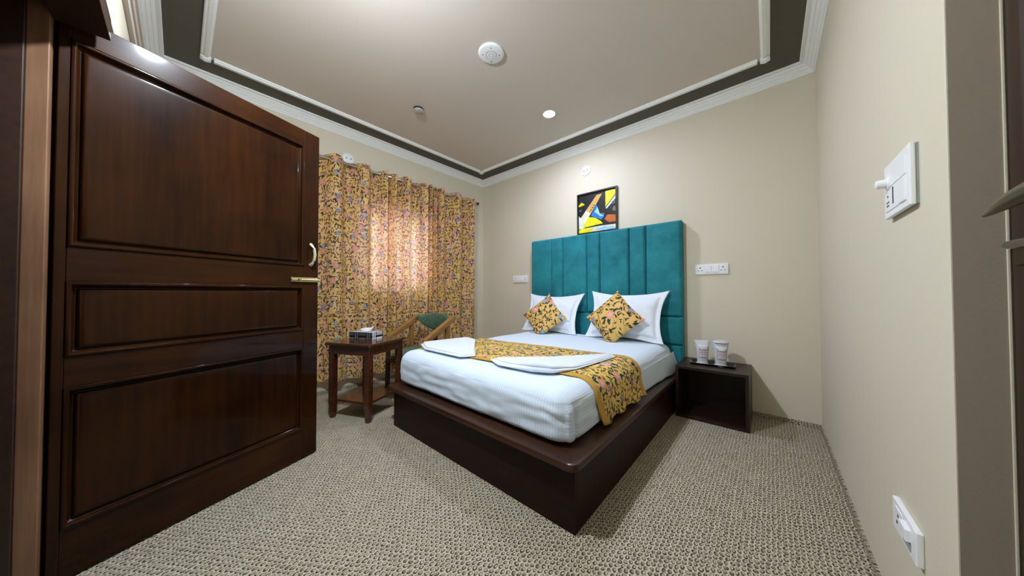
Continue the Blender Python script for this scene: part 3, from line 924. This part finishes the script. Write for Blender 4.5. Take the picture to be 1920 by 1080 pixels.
place_pillow('pillow', pillow_mesh(0.80, 0.55, 0.15, 0.055, 0.15, 2.0, 64, 0.40), 'pillow_white', (-1.122, 3.010, 0.815), LEAN, 0.0, 0.0, 'white flanged pillow standing at the nightstand side of the headboard', 'pillow', 'white bed pillows')
place_pillow('cushion', pillow_mesh(0.42, 0.42, 0.13, 0.004, 0.10, 3.0), 'cushion_floral', (-2.01, 2.855, 0.775), math.radians(24), 0.12, math.radians(47), 'floral cushion leaning on the pillow nearer the curtain', 'cushion', 'floral cushions')
place_pillow('cushion', pillow_mesh(0.42, 0.42, 0.13, 0.004, 0.07, 4.4), 'cushion_floral', (-1.165, 2.845, 0.800), math.radians(24), 0.0, math.radians(44), 'floral cushion leaning on the pillow nearer the nightstand', 'cushion', 'floral cushions')

# folded towels
def slab(name, poly, z0, lay, mat, label, puff=0.006, tf=lambda x, y: 1.0):
    """folded cloth: stack of soft-edged layers following an outline (list of xy)"""
    cx = sum(p[0] for p in poly) / len(poly); cy = sum(p[1] for p in poly) / len(poly)
    root = empty(name, (cx, cy, z0)); tag(root, label, 'towel', 'folded white towels')
    z = 0.0
    for li, (pts, th) in enumerate(lay):
        # resample outline
        pts = [Vector((p[0] - cx, p[1] - cy, 0)) for p in pts]
        res = []
        for a, b in zip(pts, pts[1:] + pts[:1]):
            n = max(2, int((b - a).length / 0.015))
            for k in range(n): res.append(a + (b - a) * k / n)
        for _ in range(1): res = [(res[i - 1] + res[i] * 2 + res[(i + 1) % len(res)]) / 4 for i in range(len(res))]
        c = sum(res, Vector()) / len(res)
        bm = bmesh.new(); rings = []
        rr_ = th / 2
        prof2 = [(rr_ * (1 - math.cos(a)), rr_ - rr_ * math.sin(a)) for a in [PI / 2 - k * PI / 8 for k in range(0, 9)]]
        prof2 = [(rr_ - rr_ * math.cos(a), rr_ + rr_ * math.sin(a)) for a in [-PI / 2 + k * PI / 8 for k in range(9)]]
        inner = [0.97, 0.85, 0.6, 0.3]
        for f in inner[::-1]:
            rings.append([bm.verts.new((c + (p - c) * f * 0.97) + Vector((0, 0, z))) for p in res])
        for ins, hz in prof2:
            row = []
            for i, p in enumerate(res):
                t = (res[(i + 1) % len(res)] - res[i - 1]).normalized()
                nrm_ = Vector((t.y, -t.x, 0))
                if nrm_.dot(p - c) < 0: nrm_ = -nrm_
                row.append(bm.verts.new(p - nrm_ * ins + Vector((0, 0, (z + hz) * tf(p.x + cx, p.y + cy)))))
            rings.append(row)
        for f in inner:
            rings.append([bm.verts.new((c + (p - c) * f * 0.97) + Vector((0, 0, (z + th) * tf((c.x + (p.x - c.x) * f) + cx, (c.y + (p.y - c.y) * f) + cy) + puff * (1 - f) + 0.007 * (1 - f) * nz(p.x * f * 2, p.y * f, li + 2.0, 9.0) + 0.003 * nz(p.x, p.y, f * 3, 16.0)))) for p in res])
        for a, b in zip(rings, rings[1:]):
            for i in range(len(res)): bm.faces.new((a[i], a[(i + 1) % len(res)], b[(i + 1) % len(res)], b[i]))
        bm.faces.new(rings[0]); bm.faces.new(rings[-1])
        mesh_obj('folded_layer', bm, mat, root, smooth=True)
        z += th - 0.001
    return root
tz = mz1 + 0.0145
p1 = [(-2.30, 1.40), (-2.10, 1.315), (-1.66, 1.325), (-1.60, 1.42), (-2.08, 1.83), (-2.23, 1.86)]
slab('towel', p1, tz, [(p1, 0.014), ([(-2.29, 1.42), (-2.10, 1.325), (-1.66, 1.36), (-1.63, 1.43), (-2.08, 1.84), (-2.22, 1.86)], 0.013)], 'towel_white', 'white towel folded to a triangle on the curtain side corner of the bed', 0.012, lambda x, y: 1.25 - 0.75 * min(1, max(0, (x + 2.25) / 0.65)))
p2 = [(-1.455, 1.42), (-1.30, 1.335), (-1.05, 1.345), (-0.93, 1.40), (-0.87, 1.56), (-0.83, 2.06), (-0.87, 2.10), (-1.15, 1.74)]
slab('towel', p2, tz, [(p2, 0.020), ([(-1.43, 1.43), (-1.05, 1.36), (-0.94, 1.41), (-0.88, 1.58), (-0.84, 2.05), (-0.87, 2.09), (-1.14, 1.72)], 0.018)], 'towel_white', 'white towel folded to a long wedge in the middle of the runner', 0.008, lambda x, y: 0.35 + 1.0 * math.exp(-((x + 1.02) / 0.16) ** 2 - ((y - 1.38) / 0.20) ** 2))

# ================================================================== PICTURE ABOVE THE BED
pc = empty('framed_picture', (-1.53, YB, 1.765)); tag(pc, 'black framed abstract painting in yellow and blue above the headboard', 'picture')
pw, ph = 0.248, 0.495
boxes('frame', [(-pw - 0.002, -pw + 0.014, -0.03, 0, 0, ph), (pw - 0.014, pw + 0.002, -0.03, 0, 0, ph), (-pw + 0.014, pw - 0.014, -0.03, 0, 0, 0.014), (-pw + 0.014, pw - 0.014, -0.03, 0, ph - 0.014, ph)], 'black_frame', pc)
mats = ['p_black', 'p_yellow', 'p_tan', 'p_pale', 'p_blue', 'p_sky', 'p_orange', 'p_white', 'p_olive']
bm = bmesh.new()
abox(bm, -pw + 0.013, pw - 0.013, -0.010, -0.001, 0.013, ph - 0.013)
cnt = [0]
def paint(pts, mi):   # pts in 0..1 of the canvas, x right, y up
    cnt[0] += 1
    y = -0.0102 - 0.00015 * cnt[0]
    f = bm.faces.new([bm.verts.new((-pw + 0.014 + (2 * pw - 0.028) * a, y, 0.014 + (ph - 0.028) * b)) for a, b in pts])
    f.material_index = mi
paint([(0, 0), (1, 0), (1, 0.12), (0.6, 0.13), (0.1, 0.12), (0, 0.10)], 3)
paint([(0, 0.0), (0.3, 0.0), (0.42, 0.09), (0.1, 0.12), (0, 0.10)], 1)
paint([(0.42, 0.06), (0.7, 0.0), (1, 0), (1, 0.06), (0.7, 0.10)], 5)
paint([(0, 0.0 + 0.22), (0.0, 0.46), (0.06, 0.40), (0.2, 0.15), (0.1, 0.12), (0, 0.12)], 7)
paint([(0.03, 0.38), (0.50, 0.93), (0.64, 0.93), (0.10, 0.14), (0.05, 0.2)], 3)
paint([(0.20, 0.57), (0.50, 0.93), (0.64, 0.93), (0.33, 0.50)], 2)
paint([(0.10, 0.14), (0.28, 0.40), (0.45, 0.36), (0.60, 0.25), (0.66, 0.18)], 1)
paint([(0.73, 0.58), (0.73, 0.97), (0.98, 0.97), (0.98, 0.85)], 1)
paint([(0.73, 0.55), (0.98, 0.82), (0.98, 0.74), (0.76, 0.53)], 7)
paint([(0.0, 0.74), (0.08, 0.82), (0.17, 0.74), (0.0, 0.71)], 1)
paint([(0.34, 0.42), (0.48, 0.68), (0.52, 0.62), (0.58, 0.44), (0.70, 0.36), (0.62, 0.28), (0.50, 0.34)], 4)
paint([(0.44, 0.50), (0.52, 0.62), (0.58, 0.44), (0.68, 0.38), (0.60, 0.36), (0.52, 0.44)], 5)
paint([(0.70, 0.28), (0.78, 0.38), (1.0, 0.34), (1.0, 0.18), (0.82, 0.18)], 6)
paint([(0.90, 0.50), (0.94, 0.56), (1.0, 0.54), (1.0, 0.44), (0.93, 0.44)], 8)
for k in range(7):
    a, b = 0.30 + 0.022 * k, 0.52 + 0.026 * k + (0.02 if k % 2 else -0.02)
    paint([(a, b), (a + 0.03, b + 0.015), (a + 0.025, b + 0.03), (a - 0.005, b + 0.015)], 0)
for cx, cy, r in ((0.64, 0.40, 0.055), (0.92, 0.66, 0.05), (0.05, 0.60, 0.03)):
    for k in range(10):
        a0, a1 = 2 * PI * k / 10, 2 * PI * (k + 1) / 10
        paint([(cx + r * math.cos(a0), cy + r * 0.7 * math.sin(a0)), (cx + r * math.cos(a1), cy + r * 0.7 * math.sin(a1)), (cx + r * 0.8 * math.cos(a1), cy + r * 0.55 * math.sin(a1)), (cx + r * 0.8 * math.cos(a0), cy + r * 0.55 * math.sin(a0))], 5)
mesh_obj('canvas', bm, None, pc, mats=mats)

# ================================================================== SOCKETS AND SWITCHES
def holes(parent, cx, cz, y, s=1.0):
    for dx, dz, hw_, hh in ((0, 0.013, 0.0036, 0.006), (-0.012, -0.010, 0.0042, 0.003), (0.012, -0.010, 0.0042, 0.003)):
        box('socket_hole', cx + dx * s - hw_ * s, cx + dx * s + hw_ * s, y - 0.0006, y + 0.001, cz + dz * s - hh * s, cz + dz * s + hh * s, 'slot_dark', parent)
def socket_plate(x0, x1, z0, z1, label):
    cx, cz = (x0 + x1) / 2, (z0 + z1) / 2
    r_ = empty('wall_socket', (cx, YB, cz)); tag(r_, label, 'socket', 'double wall sockets')
    hw_, hh = (x1 - x0) / 2, (z1 - z0) / 2
    box('plate', -hw_, hw_, -0.013, 0, -hh, hh, 'plastic_white', r_, 0.003)
    mw = (hw_ * 2 - 0.022) / 4
    for k in range(4):
        a = -hw_ + 0.011 + mw * k
        if k in (0, 3):
            so = box('socket', a + 0.001, a + mw - 0.001, -0.015, -0.012, -hh + 0.014, hh - 0.014, 'plastic_white', r_, 0.001)
            holes(so, a + mw / 2, 0.0, -0.015, 1.15)
        else:
            sw_ = box('switch', a + 0.001, a + mw - 0.001, -0.019, -0.012, -hh + 0.014, hh - 0.014, 'plastic_white', r_, 0.002)
            box('indicator', a + mw * 0.22, a + mw * 0.78, -0.0196, -0.018, -hh + 0.021, -hh + 0.024, 'plastic_grey', sw_)
    return r_
socket_plate(-0.534, -0.278, 1.221, 1.318, 'white double socket with two switches on the wall above the nightstand')
socket_plate(-2.846, -2.578, 1.200, 1.300, 'white double socket with two switches between headboard and curtain')

sp_ = empty('switch_plate', (XR, 1.340, 1.355)); tag(sp_, 'white square switch plate with fan regulator knob on the right wall', 'switch')
pl = box('plate', -0.016, -0.005, -0.108, 0.108, -0.080, 0.080, 'plastic_white', sp_, 0.003)
box('shadow_gap', -0.005, 0, -0.106, 0.106, -0.078, 0.078, 'plastic_grey', sp_)  # grey slab stands in for the shade behind the plate
box('blank_module', -0.018, -0.014, -0.085, 0.088, 0.008, 0.058, 'plastic_white', sp_, 0.001)
box('switch', -0.0195, -0.014, -0.085, -0.035, -0.062, 0.002, 'plastic_white', sp_, 0.002)
box('card_slot', -0.0186, -0.015, 0.012, 0.020, -0.048, 0.000, 'slot_dark', sp_)
box('slot_module', -0.018, -0.014, -0.030, 0.036, -0.062, 0.002, 'plastic_white', sp_, 0.001)
lathe_obj('regulator_knob', [(0.019, -0.014), (0.019, -0.020), (0.0135, -0.022), (0.0125, -0.040), (0.010, -0.042), (0.001, -0.0425)], 'plastic_white', sp_, 24, 'X', (0, 0.062, 0.022))
so = box('socket', -0.018, -0.014, 0.040, 0.090, -0.062, 0.002, 'plastic_white', sp_, 0.001)
for dy, dz in ((0.064, -0.018), (0.056, -0.036), (0.072, -0.036), (0.058, -0.046), (0.070, -0.046)):
    box('socket_hole', -0.0187, -0.017, dy - 0.003, dy + 0.003, dz - 0.003, dz + 0.003, 'slot_dark', so)

ls = empty('low_wall_socket', (XR, 1.355, 0.388)); tag(ls, 'white socket with rocker switch low on the right wall', 'socket')
box('plate', -0.014, 0, -0.096, 0.096, -0.044, 0.044, 'plastic_white', ls, 0.003)
rk = box('switch', -0.024, -0.012, -0.060, -0.006, -0.006, 0.026, 'plastic_white', ls, 0.002)
so = box('socket', -0.016, -0.012, 0.004, 0.062, -0.030, 0.030, 'plastic_white', ls, 0.001)
for dy, dz in ((0.033, 0.012), (0.022, -0.010), (0.044, -0.010)):
    box('socket_hole', -0.0167, -0.015, dy - 0.004, dy + 0.004, dz - 0.004, dz + 0.004, 'slot_dark', so)
box('shutter', -0.0160, -0.012, -0.060, -0.006, -0.030, -0.010, 'plastic_grey', ls)

# ================================================================== NIGHTSTAND
ns = empty('nightstand', (-0.373, 3.043, 0)); tag(ns, 'dark brown open box nightstand beside the bed', 'nightstand')
nw, nd, nh, t_ = 0.246, 0.223, 0.430, 0.022
box('top_panel', -nw, nw, -nd, nd - 0.002, nh - t_, nh, 'night_wood', ns, 0.0015)
box('side_panel', -nw, -nw + t_, -nd, nd - 0.002, 0, nh - t_, 'night_wood', ns, 0.0015)
box('side_panel', nw - t_, nw, -nd, nd - 0.002, 0, nh - t_, 'night_wood', ns, 0.0015)
box('bottom_panel', -nw + t_, nw - t_, -nd, nd - 0.002, 0, t_, 'night_wood', ns, 0.0015)
box('back_panel', -nw + t_, nw - t_, nd - 0.02, nd - 0.004, t_, nh - t_, 'night_wood', ns)

ty = empty('serving_tray', (-0.385, 3.055, nh), 0.10); tag(ty, 'shallow black tray on the nightstand', 'tray')
bm = bmesh.new()
rings = []
for hx_, hy_, z in ((0.138, 0.058, 0.001), (0.160, 0.078, 0.014), (0.166, 0.084, 0.016), (0.166, 0.084, 0.013), (0.143, 0.062, 0.0), ):
    rings.append([bm.verts.new((a * hx_, b * hy_, z)) for a, b in ((-1, -1), (1, -1), (1, 1), (-1, 1))])
for a, b in zip(rings, rings[1:]):
    for i in range(4): bm.faces.new((a[i], a[(i + 1) % 4], b[(i + 1) % 4], b[i]))
bm.faces.new(rings[0]); bm.faces.new(rings[-1])
mesh_obj('tray_body', bm, 'tray_black', ty, bevel=0.002)

def wrapped_glass(x, y, rz, flat, label):
    r_ = empty('wrapped_glass', (x, y, nh + 0.0018), rz); tag(r_, label, 'glass', 'wrapped drinking glasses')
    seg, lv_ = 40, 26
    Ht = 0.205
    def shape(u, v):
        a = 2 * PI * u
        z = Ht * v
        if v < 0.04: rx = ry_ = 0.046 - 0.2 * v * 0.04
        else: rx = ry_ = 0.038 + 0.010 * min(1, v / 0.65)
        if v > 0.62:
            k = (v - 0.62) / 0.38
            rx = 0.048 + 0.013 * k; ry_ = 0.048 * (1 - k) + 0.006 * k if flat else 0.048 * (1 - 0.25 * k)
        rip = 1 + 0.05 * nz(math.cos(a) * 2, math.sin(a) * 2, v * 6 + x * 9, 1.4)
        if v < 0.04: rip = 1 + 0.03 * math.sin(a * 9)
        return (rx * math.cos(a) * rip, ry_ * math.sin(a) * rip, z)
    wrap = grid_obj('wrapping', seg, lv_, shape, 'plastic_wrap', r_, None, closed_u=True)
    if not flat:
        lathe_obj('folded_top', [(0.050, Ht - 0.012), (0.058, Ht - 0.006), (0.052, Ht + 0.004), (0.028, Ht + 0.010), (0.001, Ht + 0.012)], 'plastic_wrap', r_, 28)
    # printed paper label on the front and its lines
    def lab(u, v, rr_, z0, z1, a0, a1):
        a = a0 + (a1 - a0) * u
        return (rr_ * math.cos(a), rr_ * math.sin(a), z0 + (z1 - z0) * v)
    A0, A1 = -PI / 2 - 0.70, -PI / 2 + 0.70
    grid_obj('folded_flap', 10, 4, lambda u, v: lab(u, v, 0.0520, 0.130, 0.166, -PI / 2 - 0.45 - 0.5 * v, -PI / 2 + 0.45 + 0.5 * v), 'plastic_white', r_, thick=0.0008)
    lb = grid_obj('label', 12, 4, lambda u, v: lab(u, v, 0.0500, 0.062, 0.150, A0, A1), 'print_pink', r_)
    def ln(z, a0, a1, t=0.0016):
        grid_obj('printed_line', 10, 1, lambda u, v: lab(u, v, 0.0507, z - t, z + t, a0, a1), 'print_line', lb)
    for z in (0.064, 0.100, 0.124, 0.148): ln(z, A0 + 0.05, A1 - 0.05)
    for z, e in ((0.075, 0.3), (0.082, 0.2), (0.089, 0.25), (0.108, 0.2), (0.114, 0.3)): ln(z, A0 + e, A1 - e, 0.0008)
    for a in (A0, A1 - 0.05): grid_obj('printed_line', 1, 6, lambda u, v, a=a: lab(u, v, 0.0507, 0.062, 0.150, a, a + 0.06), 'print_line', lb)
    return r_
wrapped_glass(-0.452, 3.030, 0.42, True, 'drinking glass in white plastic wrap with flat crimped top')
wrapped_glass(-0.322, 3.035, 0.36, False, 'drinking glass in white plastic wrap with rounded top')

# ================================================================== SIDE TABLE, TISSUE BOX
TA = math.radians(24.5)
tb = empty('side_table', (-2.706, 1.119, 0), TA); tag(tb, 'square dark wooden side table with lower shelf before the curtain', 'table')
bm = bmesh.new(); abox(bm, -0.23, 0.23, -0.23, 0.23, 0.612, 0.637)
o = mesh_obj('table_top', bm, 'table_wood', tb, bevel=0.006)
def tleg(x, y):
    bm = bmesh.new(); rings = []
    for z, h in ((0.0, 0.017), (0.02, 0.018), (0.15, 0.024), (0.52, 0.024), (0.612, 0.024)):
        rings.append([bm.verts.new((x + a * h, y + b * h, z)) for a, b in ((-1, -1), (1, -1), (1, 1), (-1, 1))])
    for a, b in zip(rings, rings[1:]):
        for i in range(4): bm.faces.new((a[i], a[(i + 1) % 4], b[(i + 1) % 4], b[i]))
    bm.faces.new(rings[0]); bm.faces.new(rings[-1])
    mesh_obj('leg', bm, 'table_wood', tb, bevel=0.002)
for a in (-1, 1):
    for b in (-1, 1): tleg(a * 0.185, b * 0.185)
for b in (-1, 1):
    box('apron', -0.161, 0.161, b * 0.197 - 0.009, b * 0.197 + 0.009, 0.540, 0.612, 'table_wood', tb)
    box('apron', b * 0.197 - 0.009, b * 0.197 + 0.009, -0.161, 0.161, 0.540, 0.612, 'table_wood', tb)
box('shelf', -0.180, 0.180, -0.180, 0.180, 0.135, 0.155, 'table_wood', tb, 0.002)

tx = empty('tissue_box', (-2.775, 1.135, 0.637), math.radians(24.5)); tag(tx, 'black grey and white tartan tissue box on the side table', 'tissue box')
box('carton', -0.125, 0.125, -0.070, 0.070, 0.0, 0.066, 'tartan', tx, 0.002)
def tis(u, v):
    x = -0.050 + 0.10 * u + 0.05 * v * u; y = -0.01 + 0.028 * math.sin(u * 3.0) * (0.3 + v) - 0.01 * v
    return (x, y, 0.064 + 0.050 * v * (0.45 + 0.55 * u) + 0.003 * math.sin(u * 9))
grid_obj('tissue_sheet', 16, 8, tis, 'tissue', tx, None, thick=0.0012)

# ================================================================== CHAIR
CH = empty('armchair', (-2.92, 1.925, 0), math.radians(15)); tag(CH, 'armchair with green padded back and seat and sloping wooden arms', 'chair')
# local: front is -y
def plank(nm, a, b, wx, th, mat, bv=0.005):
    a, b = Vector(a), Vector(b)
    d = (b - a).normalized(); sx = Vector((1, 0, 0)); n = sx.cross(d).normalized()
    bm = bmesh.new(); rings = []
    for p in (a, b):
        rings.append([bm.verts.new(p + sx * i * wx / 2 + n * j * th / 2) for i, j in ((-1, -1), (1, -1), (1, 1), (-1, 1))])
    for i in range(4): bm.faces.new((rings[0][i], rings[0][(i + 1) % 4], rings[1][(i + 1) % 4], rings[1][i]))
    bm.faces.new(rings[0]); bm.faces.new(rings[1])
    return mesh_obj(nm, bm, mat, CH, bevel=bv)
for s in (-1, 1):
    plank('arm', (s * 0.262, 0.065, 0.775), (s * 0.262, -0.400, 0.560), 0.050, 0.058, 'chair_wood', 0.008)
    plank('arm_post', (s * 0.262, -0.055, 0.430), (s * 0.262, -0.050, 0.715), 0.030, 0.055, 'chair_wood', 0.004)
    plank('leg', (s * 0.262, -0.395, 0.0), (s * 0.262, -0.385, 0.560), 0.036, 0.036, 'chair_dark', 0.004)
    plank('leg', (s * 0.235, 0.075, 0.0), (s * 0.225, 0.010, 0.400), 0.036, 0.036, 'chair_dark', 0.004)
# seat: rounded cushion with domed top
def seat_fn(u, v):
    a = 2 * PI * u
    sg = lambda q, e: math.copysign(abs(q) ** e, q)
    prof_s = [(0.0, 0.372), (0.96, 0.372), (1.0, 0.392), (1.0, 0.412), (0.95, 0.432), (0.75, 0.446), (0.4, 0.454), (0.0, 0.456)]
    k = v * (len(prof_s) - 1); i = min(int(k), len(prof_s) - 2); f = k - i
    r = prof_s[i][0] + (prof_s[i + 1][0] - prof_s[i][0]) * f; z = prof_s[i][1] + (prof_s[i + 1][1] - prof_s[i][1]) * f
    return (0.238 * r * sg(math.cos(a), 0.55), -0.205 + 0.225 * r * sg(math.sin(a), 0.55), z)
grid_obj('seat', 48, 28, seat_fn, 'green_leather', CH, None, closed_u=True)
boxes('seat_frame', [(-0.25, 0.25, -0.425, -0.400, 0.320, 0.372), (-0.25, 0.25, 0.0, 0.025, 0.320, 0.372), (-0.25, -0.225, -0.40, 0.0, 0.320, 0.372), (0.225, 0.25, -0.40, 0.0, 0.320, 0.372)], 'chair_dark', CH, 0.003)
# curved backrest pad
def back_fn(u, v):
    a = 2 * PI * u
    t = -1 + 2 * v
    x = 0.240 * t
    hgt = 0.100 * (1 - 0.82 * abs(t) ** 2.2)
    top = 0.820 - 0.030 * t * t
    cz = top - hgt
    y = 0.075 - 0.075 * t * t
    rr_ = math.sqrt(max(0.0, 1 - abs(t) ** 12))
    return (x, y + 0.026 * rr_ * math.cos(a), cz + hgt * rr_ * math.sin(a) * 1.0)
grid_obj('backrest', 24, 36, back_fn, 'green_leather', CH, None, closed_u=True)
plank('back_splat', (0.0, 0.035, 0.372), (0.0, 0.085, 0.70), 0.055, 0.020, 'chair_dark', 0.003)

# ================================================================== CURTAINS
RX, RZ = XL + 0.10, 2.445
cr = empty('curtain_rod', (RX, 1.9, RZ)); tag(cr, 'chrome curtain rod with dark finial above the window', 'curtain rod')
tube_obj('rod', [(0, -1.28, 0), (0, 1.13, 0)], 0.013, 'chrome', cr, 14)
for s, y in ((1, 1.13), (-1, -1.28)):
    lathe_obj('finial', [(0.011, 0), (0.016, s * 0.004), (0.012, s * 0.012), (0.020, s * 0.022), (0.024, s * 0.036), (0.018, s * 0.052), (0.006, s * 0.060), (0.001, s * 0.061)], 'dark_finial', cr, 20, 'Y', (0, y, 0))
for y in (-1.22, 1.09): tube_obj('bracket', [(-0.10, y, -0.03), (-0.06, y, -0.028), (0, y, -0.014)], 0.006, 'chrome', cr)
PK = [0.52, 0.80, 1.07, 1.36, 1.605, 1.70, 1.86, 2.135, 2.205, 2.28, 2.355, 2.65, 2.925, 3.10]
def wave(y):
    for i in range(len(PK) - 1):
        if y <= PK[i + 1]:
            t = (y - PK[i]) / (PK[i + 1] - PK[i]); sp2 = PK[i + 1] - PK[i]
            return math.cos(2 * PI * t), min(1.0, sp2 / 0.24)
    return 1.0, 1.0
def make_curtain(y0, y1, label, seed):
    root = empty('curtain', (RX, (y0 + y1) / 2, 0.13)); tag(root, label, 'curtain', 'floral eyelet curtains')
    yc = (y0 + y1) / 2
    n = int((y1 - y0) / 0.0075); m = 64
    ys = [y0 + (y1 - y0) * i / n for i in range(n + 1)]
    arc = [0.0]
    def xy(y, h):    # h 0 bottom .. 1 top
        w_, k = wave(y)
        amp = (0.034 + 0.040 * k) * (0.60 + 0.40 * h)
        # flatter pleat fronts
        s_ = math.copysign(abs(w_) ** 0.75, w_)
        x = RX + 0.012 + 0.007 * (seed - 2.0) + amp * s_ + 0.012 * nz(y * 3, h * 2, seed, 1.0) * (1 - h)
        yy = y + 0.010 * nz(y * 2, h * 3, seed + 5, 1.0) * (1 - h)
        return x, yy
    for a, b in zip(ys, ys[1:]):
        pa, pb = xy(a, 0.9), xy(b, 0.9)
        arc.append(arc[-1] + math.hypot(pb[0] - pa[0], pb[1] - pa[1]))
    def fn(u, v):
        i = int(round(u * n)); y = ys[i]
        zt = RZ + 0.040 + 0.006 * math.sin(y * 31 + seed)
        zb = 0.125 + 0.02 * nz(y * 4, seed, 0, 1.0) + 0.03 * max(0, math.sin(y * 7.0 + 0.6)) ** 3
        z = zb + (zt - zb) * v
        x, yy = xy(y, v)
        return (x - RX, yy - yc, z - 0.13)
    grid_obj('cloth', n, m, fn, 'curtain_floral', root, lambda u, v: (arc[int(round(u * n))] + seed * 0.31, 2.35 * v))
    # eyelet rings where the cloth crosses the rod
    for i in range(len(PK) - 1):
        sp2 = PK[i + 1] - PK[i]
        for t in (0.25, 0.75):
            y = PK[i] + sp2 * t
            if y0 + 0.02 < y < y1 - 0.02 and sp2 > 0.12:
                bm = bmesh.new()
                tilt = 0.9 if t < 0.5 else -0.9
                pts = []
                for k in range(21):
                    a = 2 * PI * k / 20
                    lx, lz = 0.021 * math.cos(a), 0.021 * math.sin(a)
                    pts.append((lx * math.sin(tilt) * 0.0 + lx * math.cos(PI / 2 - 0.5 * tilt) * 0 + lx * 0.8 + 0.002, y - yc - lx * 0.55 * (1 if tilt > 0 else -1), RZ - 0.13 + lz))
                tube(bm, pts, 0.0035, 8, False)
                e_ = mesh_obj('eyelet', bm, 'chrome', root, smooth=True)
make_curtain(0.62, 1.668, 'floral eyelet curtain panel next to the open door', 1.0)
make_curtain(1.650, 2.180, 'floral eyelet curtain panel in the middle brightened by window light', 2.0)
make_curtain(2.166, 2.985, 'floral eyelet curtain panel next to the room corner', 3.0)
